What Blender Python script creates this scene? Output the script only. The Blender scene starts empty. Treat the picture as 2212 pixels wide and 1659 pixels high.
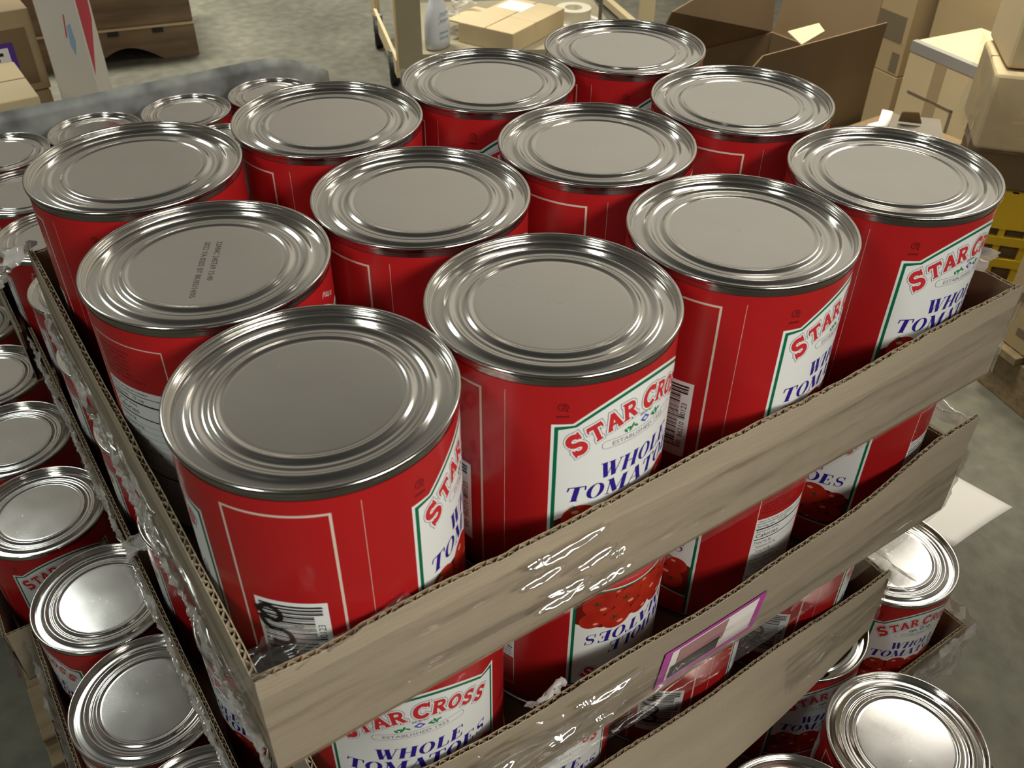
import bpy, bmesh, math, random
from mathutils import Vector, Matrix, Euler, noise
S = bpy.context.scene
C = S.collection
PI = math.pi
R = math.radians

# ------------------------------------------------------------------ camera
CAMLOC = Vector((-0.131325, -0.379682, 0.311890))
CAMROT = Euler((0.895369, -0.007613, -0.594542), 'XYZ')
FPX = 2023.6
cd = bpy.data.cameras.new('camera')
cam = bpy.data.objects.new('camera', cd)
C.objects.link(cam)
cam.location = CAMLOC
cam.rotation_euler = CAMROT
cd.sensor_width = 36.0
cd.lens = FPX * 36.0 / 2212.0
cd.clip_start = 0.02
cd.clip_end = 60
cd.dof.use_dof = True
cd.dof.focus_distance = 0.85
cd.dof.aperture_fstop = 20.0
S.camera = cam

# ------------------------------------------------------------------ world and light
w = bpy.data.worlds.new('world')
S.world = w
w.use_nodes = True
nt = w.node_tree
bg = nt.nodes['Background']
tc = nt.nodes.new('ShaderNodeTexCoord')
sx = nt.nodes.new('ShaderNodeSeparateXYZ')
cr = nt.nodes.new('ShaderNodeValToRGB')
mr = nt.nodes.new('ShaderNodeMapRange')
nt.links.new(tc.outputs['Generated'], sx.inputs[0])
nt.links.new(sx.outputs['Z'], mr.inputs['Value'])
mr.inputs['From Min'].default_value = -0.2
mr.inputs['From Max'].default_value = 1.0
nt.links.new(mr.outputs[0], cr.inputs[0])
cr.color_ramp.elements[0].position = 0.0
cr.color_ramp.elements[0].color = (0.03, 0.026, 0.02, 1)
cr.color_ramp.elements[1].position = 1.0
cr.color_ramp.elements[1].color = (0.07, 0.068, 0.06, 1)
for p_, c_ in ((0.22, (0.09, 0.08, 0.06)), (0.38, (0.34, 0.31, 0.255)), (0.62, (0.37, 0.345, 0.29)), (0.74, (0.22, 0.205, 0.175)), (0.88, (0.10, 0.095, 0.085))):
    e = cr.color_ramp.elements.new(p_)
    e.color = (*c_, 1)
nt.links.new(cr.outputs[0], bg.inputs[0])
dt = nt.nodes.new('ShaderNodeVectorMath'); dt.operation = 'DOT_PRODUCT'
dt.inputs[1].default_value = (0.866, 0.5, 0.0)
nt.links.new(tc.outputs['Generated'], dt.inputs[0])
m2_ = nt.nodes.new('ShaderNodeMapRange')      # the far side of the hall is lit, the near side is dim
m2_.inputs['From Min'].default_value = -0.6
m2_.inputs['From Max'].default_value = 0.35
m2_.inputs['To Min'].default_value = 0.22
m2_.inputs['To Max'].default_value = 0.82
m3_ = nt.nodes.new('ShaderNodeMapRange')
m3_.inputs['From Min'].default_value = 0.62
m3_.inputs['From Max'].default_value = 0.92
m3_.inputs['To Min'].default_value = 0.0
m3_.inputs['To Max'].default_value = 0.85
nt.links.new(dt.outputs['Value'], m3_.inputs['Value'])
ad_ = nt.nodes.new('ShaderNodeMath')
ad_.operation = 'ADD'
nt.links.new(dt.outputs['Value'], m2_.inputs['Value'])
nt.links.new(m2_.outputs[0], ad_.inputs[0])
nt.links.new(m3_.outputs[0], ad_.inputs[1])
nt.links.new(ad_.outputs[0], bg.inputs[1])

def area(name, loc, target, sx_, sy_, power, col, spread=PI):
    l = bpy.data.lights.new(name, 'AREA')
    l.shape = 'RECTANGLE'
    l.size = sx_
    l.size_y = sy_
    l.energy = power
    l.color = col
    l.spread = spread
    o = bpy.data.objects.new(name, l)
    C.objects.link(o)
    o.location = loc
    d = Vector(target) - Vector(loc)
    o.rotation_euler = d.to_track_quat('-Z', 'Y').to_euler()
    return o
area('unseen_overhead_light', (-0.58, 2.72, 1.92), (-0.1, 0.5, -0.5), 0.55, 0.40, 8.5, (0.93, 1.0, 0.96))
area('unseen_overhead_light', (3.00, 0.65, 1.95), (0.9, 0.2, -0.5), 0.45, 1.0, 8, (1.0, 0.95, 0.88))
area('added_key_light', (0.30, -1.25, 0.75), (0.08, -0.05, -0.04), 0.6, 0.30, 2.5, (1.0, 0.96, 0.88), R(62))  # added key light behind the camera; narrow spread fades it down and right
area('unseen_overhead_light', (1.15, -1.50, 1.35), (0.15, -0.05, -0.15), 0.75, 0.14, 7, (1.0, 0.97, 0.88))
area('unseen_overhead_light', (-1.60, -0.30, 1.50), (-0.1, 0.3, -0.3), 0.3, 0.8, 17, (0.95, 1.0, 0.95))  # unseen light on the left, strengthened to brighten the bunched film and floor
area('unseen_overhead_light', (0.90, 1.20, 2.80), (2.2, 0.8, -0.5), 0.8, 0.4, 13, (1.0, 0.94, 0.80), R(56))  # added fill that brightens the dim carton faces on the right
area('unseen_overhead_light', (0.90, 4.20, 3.00), (0.9, 4.2, -1.0), 1.6, 0.5, 84, (1.0, 0.96, 0.84), R(84))  # added light for the background floor only, spread kept off the lids
area('unseen_overhead_light', (2.50, 1.20, 2.60), (2.5, 1.2, -1.0), 1.0, 0.5, 34, (1.0, 0.92, 0.76), R(84))  # added light over the right-hand cartons, spread kept off the lids

S.view_settings.view_transform = 'Standard'
S.view_settings.look = 'None'
S.view_settings.gamma = 1.0
S.view_settings.use_curve_mapping = False
S.view_settings.exposure = 0.0

# ------------------------------------------------------------------ helpers
MROT = CAMROT.to_matrix()
def ray(px, py):
    return (MROT @ Vector(((px - 1106) / FPX, -(py - 829.5) / FPX, -1.0))).normalized()
def onz(px, py, z):
    """the point of the picture's pixel that lies at world height z"""
    d = ray(px, py)
    return CAMLOC + d * ((z - CAMLOC.z) / d.z)
def atd(px, py, dist):
    return CAMLOC + ray(px, py) * dist

def tag(o, label=None, cat=None, group=None, kind=None):
    if label: o['label'] = label
    if cat: o['category'] = cat
    if group: o['group'] = group
    if kind: o['kind'] = kind
    return o
def empty(name, loc=(0, 0, 0), rot=(0, 0, 0), label=None, cat=None, group=None):
    o = bpy.data.objects.new(name, None)
    o.empty_display_size = 0.05
    C.objects.link(o)
    o.location = loc
    o.rotation_euler = rot
    return tag(o, label, cat, group)
class MB:
    def __init__(s):
        s.v = []; s.f = []; s.m = []
    def poly(s, pts, m=0):
        b = len(s.v)
        s.v += [tuple(p) for p in pts]
        s.f.append(tuple(range(b, b + len(pts))))
        s.m.append(m)
    def grid(s, rows, m=0, closed=False):
        b = len(s.v)
        n = len(rows[0])
        for r in rows: s.v += [tuple(p) for p in r]
        for i in range(len(rows) - 1):
            for j in range(n if closed else n - 1):
                k = (j + 1) % n
                s.f.append((b + i * n + j, b + i * n + k, b + (i + 1) * n + k, b + (i + 1) * n + j))
                s.m.append(m)
    def box(s, lo, hi, m=0, M=None):
        x0, y0, z0 = lo; x1, y1, z1 = hi
        P = [(x0, y0, z0), (x1, y0, z0), (x1, y1, z0), (x0, y1, z0), (x0, y0, z1), (x1, y0, z1), (x1, y1, z1), (x0, y1, z1)]
        if M: P = [tuple(M @ Vector(p)) for p in P]
        b = len(s.v); s.v += P
        for q in ((0, 3, 2, 1), (4, 5, 6, 7), (0, 1, 5, 4), (1, 2, 6, 5), (2, 3, 7, 6), (3, 0, 4, 7)):
            s.f.append(tuple(b + i for i in q)); s.m.append(m)
    def slab(s, pts, t, m=0):
        """closed slab of a planar outline, thickness vector t"""
        t = Vector(t)
        a = [Vector(p) for p in pts]; b_ = [p + t for p in a]
        n = len(a); b = len(s.v)
        s.v += [tuple(p) for p in a] + [tuple(p) for p in b_]
        s.f.append(tuple(b + i for i in range(n))[::-1]); s.m.append(m)
        s.f.append(tuple(b + n + i for i in range(n))); s.m.append(m)
        for i in range(n):
            k = (i + 1) % n
            s.f.append((b + i, b + k, b + n + k, b + n + i)); s.m.append(m)
    def tube(s, pts, r, m=0, seg=10):
        rows = []
        for i, p in enumerate(pts):
            p = Vector(p)
            d = (Vector(pts[min(i + 1, len(pts) - 1)]) - Vector(pts[max(i - 1, 0)])).normalized()
            u = d.orthogonal().normalized() if i == 0 else (u - d * u.dot(d)).normalized()
            w_ = d.cross(u)
            rr = r[i] if isinstance(r, (list, tuple)) else r
            rows.append([p + (u * math.cos(a) + w_ * math.sin(a)) * rr for a in [2 * PI * k / seg for k in range(seg)]])
        b = len(s.v)
        s.grid(rows, m, True)
        n = len(rows)
        s.f.append(tuple(b + k for k in range(seg))[::-1]); s.m.append(m)
        s.f.append(tuple(b + (n - 1) * seg + k for k in range(seg))); s.m.append(m)
    def lathe(s, prof, seg=96, m=0, c=(0, 0)):
        s.grid([[(c[0] + r * math.cos(2 * PI * k / seg), c[1] + r * math.sin(2 * PI * k / seg), z) for k in range(seg)] for r, z in prof], m, True)
    def mesh(s, name, mats, smooth=False, fix=True):
        me = bpy.data.meshes.new(name)
        me.from_pydata(s.v, [], s.f)
        for q in (mats if isinstance(mats, (list, tuple)) else [mats]): me.materials.append(q)
        me.polygons.foreach_set('material_index', s.m)
        me.polygons.foreach_set('use_smooth', [smooth] * len(s.f))
        if fix:
            bm = bmesh.new(); bm.from_mesh(me)
            bmesh.ops.recalc_face_normals(bm, faces=bm.faces)
            bm.to_mesh(me); bm.free()
        me.update()
        return me
    def build(s, name, mats, parent=None, smooth=False, angle=None, fix=True):
        me = s.mesh(name, mats, smooth, fix)
        o = bpy.data.objects.new(name, me)
        C.objects.link(o)
        if parent: o.parent = parent
        if angle:
            me.polygons.foreach_set('use_smooth', [True] * len(me.polygons))
            me.set_sharp_from_angle(angle=angle)
        return o
def link(me, name, parent=None):
    o = bpy.data.objects.new(name, me)
    C.objects.link(o)
    if parent: o.parent = parent
    return o
def bevel(o, w_=0.003, seg=2):
    m = o.modifiers.new('bevel', 'BEVEL')
    m.width = w_; m.segments = seg; m.limit_method = 'ANGLE'
    return o

# ------------------------------------------------------------------ materials
def mat(name, col, rough=0.6, metal=0.0, spec=0.5, noise_s=None, noise_a=0.0, bump=0.0, bump_s=None, col2=None, rough2=None, stretch=(1, 1, 1), coat=0.0, detail=4):
    m = bpy.data.materials.new(name)
    m.use_nodes = True
    t = m.node_tree
    b = t.nodes['Principled BSDF']
    b.inputs['Base Color'].default_value = (*col, 1)
    b.inputs['Roughness'].default_value = rough
    b.inputs['Metallic'].default_value = metal
    b.inputs['Specular IOR Level'].default_value = spec
    b.inputs['Coat Weight'].default_value = coat
    if noise_s or bump:
        c = t.nodes.new('ShaderNodeTexCoord')
        mp = t.nodes.new('ShaderNodeMapping')
        mp.inputs['Scale'].default_value = stretch
        t.links.new(c.outputs['Object'], mp.inputs[0])
    if noise_s:
        n = t.nodes.new('ShaderNodeTexNoise')
        n.inputs['Scale'].default_value = noise_s
        n.inputs['Detail'].default_value = detail
        t.links.new(mp.outputs[0], n.inputs['Vector'])
        r = t.nodes.new('ShaderNodeValToRGB')
        r.color_ramp.elements[0].position = 0.3
        r.color_ramp.elements[1].position = 0.7
        c2 = col2 or tuple(x * (1 - noise_a) for x in col)
        r.color_ramp.elements[0].color = (*c2, 1)
        r.color_ramp.elements[1].color = (*col, 1)
        t.links.new(n.outputs['Fac'], r.inputs[0])
        t.links.new(r.outputs[0], b.inputs['Base Color'])
        if rough2 is not None:
            q = t.nodes.new('ShaderNodeMapRange')
            q.inputs['From Min'].default_value = 0.3
            q.inputs['From Max'].default_value = 0.7
            q.inputs['To Min'].default_value = rough
            q.inputs['To Max'].default_value = rough2
            t.links.new(n.outputs['Fac'], q.inputs['Value'])
            t.links.new(q.outputs[0], b.inputs['Roughness'])
    if bump:
        n2 = t.nodes.new('ShaderNodeTexNoise')
        n2.inputs['Scale'].default_value = bump_s or 50
        n2.inputs['Detail'].default_value = 4
        t.links.new(mp.outputs[0], n2.inputs['Vector'])
        bp = t.nodes.new('ShaderNodeBump')
        bp.inputs['Strength'].default_value = 0.5
        bp.inputs['Distance'].default_value = bump
        t.links.new(n2.outputs['Fac'], bp.inputs['Height'])
        t.links.new(bp.outputs[0], b.inputs['Normal'])
    return m
steel_lid = mat('tinplate_lid', (0.68, 0.66, 0.62), 0.13, 1.0, noise_s=26, noise_a=0.05, rough2=0.16)
steel_body = mat('tinplate_body', (0.60, 0.60, 0.58), 0.24, 1.0)
red = mat('label_red', (0.39, 0.011, 0.012), 0.34, noise_s=9, noise_a=0.08, bump=0.0004, bump_s=18, coat=0.15)
ink = {
 'red': red,
 'white': mat('label_white', (0.72, 0.73, 0.70), 0.36),
 'green': mat('label_green', (0.0, 0.13, 0.055), 0.36),
 'navy': mat('label_navy', (0.022, 0.012, 0.22), 0.36),
 'logo': mat('label_logo_red', (0.52, 0.025, 0.03), 0.36),
 'grey': mat('label_outline_grey', (0.17, 0.15, 0.22), 0.4),
 'black': mat('label_black', (0.012, 0.010, 0.010), 0.4),
 'darkred': mat('label_dark_print', (0.10, 0.006, 0.006), 0.4),
 'tomato': mat('label_tomato', (0.46, 0.03, 0.012), 0.34, noise_s=60, col2=(0.32, 0.012, 0.008)),
 'tomato2': mat('label_tomato_deep', (0.14, 0.008, 0.006), 0.36),
 'pink': mat('label_tomato_shine', (0.75, 0.30, 0.20), 0.36),
 'leaf': mat('label_leaf', (0.03, 0.045, 0.015), 0.4),
 'ltgreen': mat('label_emblem_green', (0.01, 0.22, 0.06), 0.4),
 'blue': mat('label_emblem_blue', (0.04, 0.06, 0.45), 0.4),
 'cream': mat('label_line_cream', (0.62, 0.50, 0.42), 0.4),
}
INK = list(ink)
card = mat('corrugated_card', (0.37, 0.305, 0.215), 0.75, noise_s=7, noise_a=0.16, bump=0.0006, bump_s=60, stretch=(1, 1, 6))
card_edge = mat('corrugated_card_torn_edge', (0.46, 0.37, 0.24), 0.85, noise_s=300, noise_a=0.45)
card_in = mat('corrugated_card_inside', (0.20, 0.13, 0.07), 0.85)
wood = mat('pallet_wood', (0.33, 0.24, 0.13), 0.8, noise_s=4, noise_a=0.45, stretch=(1, 14, 14), bump=0.002, bump_s=12)
galv = mat('galvanised_steel', (0.40, 0.42, 0.40), 0.6, 0.4, noise_s=20, col2=(0.15, 0.155, 0.15), rough2=0.7, detail=2)
black = mat('black_rubber', (0.012, 0.013, 0.014), 0.6)
white_pl = mat('white_plastic', (0.62, 0.64, 0.70), 0.35)
paper = mat('white_paper', (0.88, 0.85, 0.79), 0.6)

def film_mat(name, milk, rough=0.06, tint=(0.80, 0.77, 0.72), gl=0.45, base=0.03):
    m = bpy.data.materials.new(name)
    m.use_nodes = True
    t = m.node_tree
    t.nodes.clear()
    out = t.nodes.new('ShaderNodeOutputMaterial')
    tr = t.nodes.new('ShaderNodeBsdfTransparent')
    tr.inputs[0].default_value = (0.98, 0.975, 0.97, 1)
    gs = t.nodes.new('ShaderNodeBsdfGlossy')
    gs.inputs['Roughness'].default_value = rough
    gs.inputs['Color'].default_value = (1, 1, 1, 1)
    df = t.nodes.new('ShaderNodeBsdfDiffuse')
    df.inputs[0].default_value = (*tint, 1)
    tl = t.nodes.new('ShaderNodeBsdfTranslucent')
    tl.inputs[0].default_value = (*tint, 1)
    ad = t.nodes.new('ShaderNodeMixShader')
    ad.inputs[0].default_value = 0.45
    t.links.new(df.outputs[0], ad.inputs[1]); t.links.new(tl.outputs[0], ad.inputs[2])
    c = t.nodes.new('ShaderNodeTexCoord')
    n = t.nodes.new('ShaderNodeTexNoise')
    n.inputs['Scale'].default_value = 45
    n.inputs['Detail'].default_value = 5
    t.links.new(c.outputs['Object'], n.inputs['Vector'])
    q = t.nodes.new('ShaderNodeMapRange')
    q.inputs['From Min'].default_value = 0.35; q.inputs['From Max'].default_value = 0.7
    q.inputs['To Min'].default_value = milk * 0.35; q.inputs['To Max'].default_value = milk * 1.4
    t.links.new(n.outputs['Fac'], q.inputs['Value'])
    m1 = t.nodes.new('ShaderNodeMixShader')
    t.links.new(q.outputs[0], m1.inputs[0])
    t.links.new(tr.outputs[0], m1.inputs[1]); t.links.new(ad.outputs[0], m1.inputs[2])
    lw = t.nodes.new('ShaderNodeLayerWeight')
    lw.inputs[0].default_value = 0.25
    mm = t.nodes.new('ShaderNodeMath'); mm.operation = 'MULTIPLY_ADD'
    mm.inputs[1].default_value = gl; mm.inputs[2].default_value = base
    t.links.new(lw.outputs['Fresnel'], mm.inputs[0])
    bp = t.nodes.new('ShaderNodeBump')
    bp.inputs['Distance'].default_value = 0.0012
    bp.inputs['Strength'].default_value = 0.6
    n3 = t.nodes.new('ShaderNodeTexNoise')
    n3.inputs['Scale'].default_value = 30
    t.links.new(c.outputs['Object'], n3.inputs['Vector'])
    t.links.new(n3.outputs['Fac'], bp.inputs['Height'])
    t.links.new(bp.outputs[0], gs.inputs['Normal'])
    m2 = t.nodes.new('ShaderNodeMixShader')
    t.links.new(mm.outputs[0], m2.inputs[0])
    t.links.new(m1.outputs[0], m2.inputs[1]); t.links.new(gs.outputs[0], m2.inputs[2])
    t.links.new(m2.outputs[0], out.inputs[0])
    return m
film = film_mat('shrink_film', 0.05, base=0.05)
film_gloss = film_mat('shrink_film_folded', 0.04, 0.07, gl=0.6, base=0.22)
film_milky = film_mat('shrink_film_bunched', 0.72, 0.10, tint=(0.92, 0.89, 0.84), gl=0.6)

# floor: worn concrete
fl = bpy.data.materials.new('concrete')
fl.use_nodes = True
t = fl.node_tree
b = t.nodes['Principled BSDF']
c = t.nodes.new('ShaderNodeTexCoord')
n1 = t.nodes.new('ShaderNodeTexNoise'); n1.inputs['Scale'].default_value = 1.1; n1.inputs['Detail'].default_value = 6
n2 = t.nodes.new('ShaderNodeTexNoise'); n2.inputs['Scale'].default_value = 22; n2.inputs['Detail'].default_value = 6
r1 = t.nodes.new('ShaderNodeValToRGB')
r1.color_ramp.elements[0].position = 0.35; r1.color_ramp.elements[0].color = (0.095, 0.092, 0.066, 1)
r1.color_ramp.elements[1].position = 0.68; r1.color_ramp.elements[1].color = (0.20, 0.192, 0.145, 1)
r2 = t.nodes.new('ShaderNodeValToRGB')
r2.color_ramp.elements[0].position = 0.35; r2.color_ramp.elements[0].color = (0.72, 0.72, 0.72, 1)
r2.color_ramp.elements[1].position = 0.72; r2.color_ramp.elements[1].color = (1.12, 1.12, 1.1, 1)
mx = t.nodes.new('ShaderNodeMix'); mx.data_type = 'RGBA'; mx.blend_type = 'MULTIPLY'; mx.inputs['Factor'].default_value = 1
t.links.new(c.outputs['Object'], n1.inputs['Vector']); t.links.new(c.outputs['Object'], n2.inputs['Vector'])
t.links.new(n1.outputs['Fac'], r1.inputs[0]); t.links.new(n2.outputs['Fac'], r2.inputs[0])
t.links.new(r1.outputs[0], mx.inputs['A']); t.links.new(r2.outputs[0], mx.inputs['B'])
t.links.new(mx.outputs['Result'], b.inputs['Base Color'])
b.inputs['Roughness'].default_value = 0.62
bp = t.nodes.new('ShaderNodeBump'); bp.inputs['Distance'].default_value = 0.01; bp.inputs['Strength'].default_value = 0.5
t.links.new(n2.outputs['Fac'], bp.inputs['Height']); t.links.new(bp.outputs[0], b.inputs['Normal'])
FZ = -1.05
m_ = MB()
m_.box((-5, -3, FZ - 0.1), (9, 11, FZ))
o = m_.build('floor', fl); tag(o, kind='structure')

# ------------------------------------------------------------------ lettering
def strip(pts, hw, e=0.0):
    """thick stroke: centre line with half widths -> list of quads"""
    P = [Vector(p) for p in pts]
    n = len(P)
    if not isinstance(hw, (list, tuple)): hw = [hw] * n
    d0 = (P[1] - P[0]).normalized(); d1 = (P[-1] - P[-2]).normalized()
    P[0] = P[0] - d0 * e; P[-1] = P[-1] + d1 * e
    L = []; Rr = []
    for i in range(n):
        a = (P[i] - P[i - 1]).normalized() if i else (P[1] - P[0]).normalized()
        b_ = (P[i + 1] - P[i]).normalized() if i < n - 1 else a
        na = Vector((-a.y, a.x)); nb = Vector((-b_.y, b_.x))
        nn = (na + nb).normalized()
        k = 1 / max(0.5, nn.dot(na))
        L.append(P[i] + nn * (hw[i] + e) * k); Rr.append(P[i] - nn * (hw[i] + e) * k)
    return [[L[i], L[i + 1], Rr[i + 1], Rr[i]] for i in range(n - 1)]
def arc(cx, cy, rx, ry, a0, a1, n=14):
    return [(cx + rx * math.cos(R(a0 + (a1 - a0) * i / n)), cy + ry * math.sin(R(a0 + (a1 - a0) * i / n))) for i in range(n + 1)]
def ring(cx, cy, rx, ry, wx, wy, e=0, n=26):
    out = []
    for i in range(n):
        q = []
        for a, k in ((i, 1), (i + 1, 1), (i + 1, -1), (i, -1)):
            an = 2 * PI * a / n
            q.append(Vector((cx + (rx + k * (wx + e)) * math.cos(an), cy + (ry + k * (wy + e)) * math.sin(an))))
        out.append(q)
    return out
def slab_glyph(ch, e):
    t_ = 0.115
    q = []
    def s(pts, w_=t_): q.extend(strip(pts, w_, e))
    if ch == 'S':
        top = arc(0.42, 0.70, 0.25, 0.20, 10, 270, 12)
        s(top[:-1] + [(0.42, 0.50)] + arc(0.42, 0.30, 0.25, 0.20, 90, -170, 12)[1:])
        s([(0.70, 0.66), (0.70, 1.0)], 0.045); s([(0.14, 0.34), (0.14, 0.0)], 0.045)
    if ch == 'T':
        s([(0.03, 0.89), (0.83, 0.89)]); s([(0.43, 0.9), (0.43, 0.1)]); s([(0.25, 0.05), (0.61, 0.05)], 0.05)
        s([(0.045, 0.9), (0.045, 0.66)], 0.045); s([(0.815, 0.9), (0.815, 0.66)], 0.045)
    if ch == 'A':
        s([(0.13, 0.08), (0.44, 0.96)]); s([(0.42, 0.96), (0.74, 0.08)]); s([(0.28, 0.33), (0.62, 0.33)], 0.07)
        s([(0.0, 0.05), (0.28, 0.05)], 0.05); s([(0.58, 0.05), (0.88, 0.05)], 0.05)
    if ch == 'R':
        s([(0.2, 0.05), (0.2, 0.95)]); s([(0.2, 0.89), (0.48, 0.89)] + arc(0.48, 0.69, 0.18, 0.20, 80, -80, 8) + [(0.48, 0.49), (0.2, 0.49)], 0.10)
        s([(0.45, 0.47), (0.72, 0.08)]); s([(0.02, 0.05), (0.38, 0.05)], 0.05); s([(0.62, 0.05), (0.88, 0.05)], 0.05)
        s([(0.02, 0.95), (0.3, 0.95)], 0.05)
    if ch == 'C':
        s(arc(0.45, 0.5, 0.32, 0.40, 40, 320, 16)); s([(0.74, 0.64), (0.74, 1.0)], 0.045)
    if ch == 'O':
        q.extend(ring(0.43, 0.5, 0.30, 0.40, t_, t_ * 0.9, e))
    return q
def didone(ch):
    T_, h = 0.12, 0.024
    q = []
    def s(pts, w_): q.extend(strip(pts, w_))
    def sf(x, y, w_=0.17): s([(x - w_, y), (x + w_, y)], h)
    if ch == 'W':
        s([(0.12, 1.0), (0.36, 0.0)], T_ * 0.95); s([(0.38, 0.0), (0.56, 0.9)], h); s([(0.50, 1.0), (0.76, 0.0)], T_ * 0.95); s([(0.78, 0.0), (0.98, 1.0)], h)
        sf(0.10, 0.98); sf(0.50, 0.98); sf(0.98, 0.98, 0.12); W_ = 1.1
    elif ch == 'H':
        s([(0.16, 0), (0.16, 1)], T_); s([(0.68, 0), (0.68, 1)], T_); s([(0.16, 0.5), (0.68, 0.5)], h * 1.2)
        for x in (0.16, 0.68): sf(x, 0.02); sf(x, 0.98)
        W_ = 0.86
    elif ch == 'O':
        q.extend(ring(0.42, 0.5, 0.29, 0.48, 0.105, 0.024)); W_ = 0.86
    elif ch == 'L':
        s([(0.18, 0), (0.18, 1)], T_); sf(0.18, 0.98); sf(0.18, 0.02); s([(0.18, 0.025), (0.62, 0.025)], h * 1.3); s([(0.62, 0.0), (0.64, 0.3)], 0.035); W_ = 0.7
    elif ch == 'E':
        s([(0.18, 0), (0.18, 1)], T_); s([(0.0, 0.975), (0.6, 0.975)], h * 1.2); s([(0.0, 0.025), (0.62, 0.025)], h * 1.2); s([(0.18, 0.52), (0.46, 0.52)], h)
        s([(0.62, 0.0), (0.64, 0.28)], 0.035); s([(0.59, 1.0), (0.60, 0.76)], 0.035); s([(0.46, 0.40), (0.46, 0.64)], 0.025); W_ = 0.72
    elif ch == 'T':
        s([(0.38, 0), (0.38, 1)], T_); s([(0.0, 0.97), (0.76, 0.97)], h * 1.4); sf(0.38, 0.02); s([(0.02, 1.0), (0.0, 0.72)], 0.035); s([(0.74, 1.0), (0.76, 0.72)], 0.035); W_ = 0.78
    elif ch == 'M':
        s([(0.12, 0), (0.12, 1)], h); s([(0.14, 1.0), (0.50, 0.05)], T_ * 0.95); s([(0.50, 0.05), (0.82, 1.0)], h); s([(0.86, 0), (0.86, 1)], T_)
        sf(0.12, 0.02, 0.11); sf(0.08, 0.98, 0.11); sf(0.86, 0.02); sf(0.92, 0.98, 0.11); W_ = 1.06
    elif ch == 'A':
        s([(0.10, 0), (0.44, 1.0)], h); s([(0.42, 1.0), (0.72, 0)], T_); s([(0.2, 0.32), (0.6, 0.32)], h); sf(0.10, 0.02, 0.11); sf(0.72, 0.02); W_ = 0.86
    elif ch == 'S':
        c_ = arc(0.34, 0.73, 0.20, 0.25, 30, 270, 10)[:-1] + [(0.34, 0.50)] + arc(0.34, 0.26, 0.21, 0.24, 90, -150, 10)[1:]
        k = len(c_)
        q.extend(strip(c_, [0.022 + 0.075 * math.exp(-((i - (k - 1) / 2) / (k * 0.17)) ** 2) for i in range(k)]))
        s([(0.54, 0.68), (0.54, 1.0)], 0.025); s([(0.13, 0.0), (0.13, 0.32)], 0.025); W_ = 0.66
    return q, W_
_fc = {}
def font_polys(txt, size):
    k = (txt, size)
    if k in _fc: return _fc[k]
    cu = bpy.data.curves.new('tmp', 'FONT')
    cu.body = txt; cu.size = size; cu.resolution_u = 2
    ob = bpy.data.objects.new('tmp', cu)
    C.objects.link(ob)
    dg = bpy.context.evaluated_depsgraph_get()
    me = bpy.data.meshes.new_from_object(ob.evaluated_get(dg))
    out = [[Vector(me.vertices[i].co[:2]) for i in p.vertices] for p in me.polygons]
    bpy.data.objects.remove(ob); bpy.data.curves.remove(cu); bpy.data.meshes.remove(me)
    _fc[k] = out
    return out

class Art:
    """flat artwork in millimetres: (points, ink, layer)"""
    def __init__(s): s.p = []
    def add(s, polys, ink_, layer, f=None):
        for q in polys:
            s.p.append(([tuple(f(v)) if f else (v[0], v[1]) for v in q], ink_, layer))
    def rect(s, x0, y0, x1, y1, ink_, layer): s.p.append(([(x0, y0), (x1, y0), (x1, y1), (x0, y1)], ink_, layer))
    def disc(s, cx, cy, rx, ry, ink_, layer, n=22, rot=0):
        s.p.append(([(cx + rx * math.cos(2 * PI * i / n) * math.cos(rot) - ry * math.sin(2 * PI * i / n) * math.sin(rot), cy + rx * math.cos(2 * PI * i / n) * math.sin(rot) + ry * math.sin(2 * PI * i / n) * math.cos(rot)) for i in range(n)], ink_, layer))
    def text(s, txt, x, y, size, ink_, layer, rot=0, sx_=1.0):
        cs, sn = math.cos(rot), math.sin(rot)
        s.add(font_polys(txt, size), ink_, layer, lambda v: (x + sx_ * v[0] * cs - v[1] * sn, y + sx_ * v[0] * sn + v[1] * cs))
MM = 76.8 * PI / 180      # mm along the label for one degree
TOP, BOT = -8.0, -172.0
def arch(x, x0, dz=0): return -15.0 - 0.00815 * (x - x0 - 62) ** 2 + dz
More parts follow.
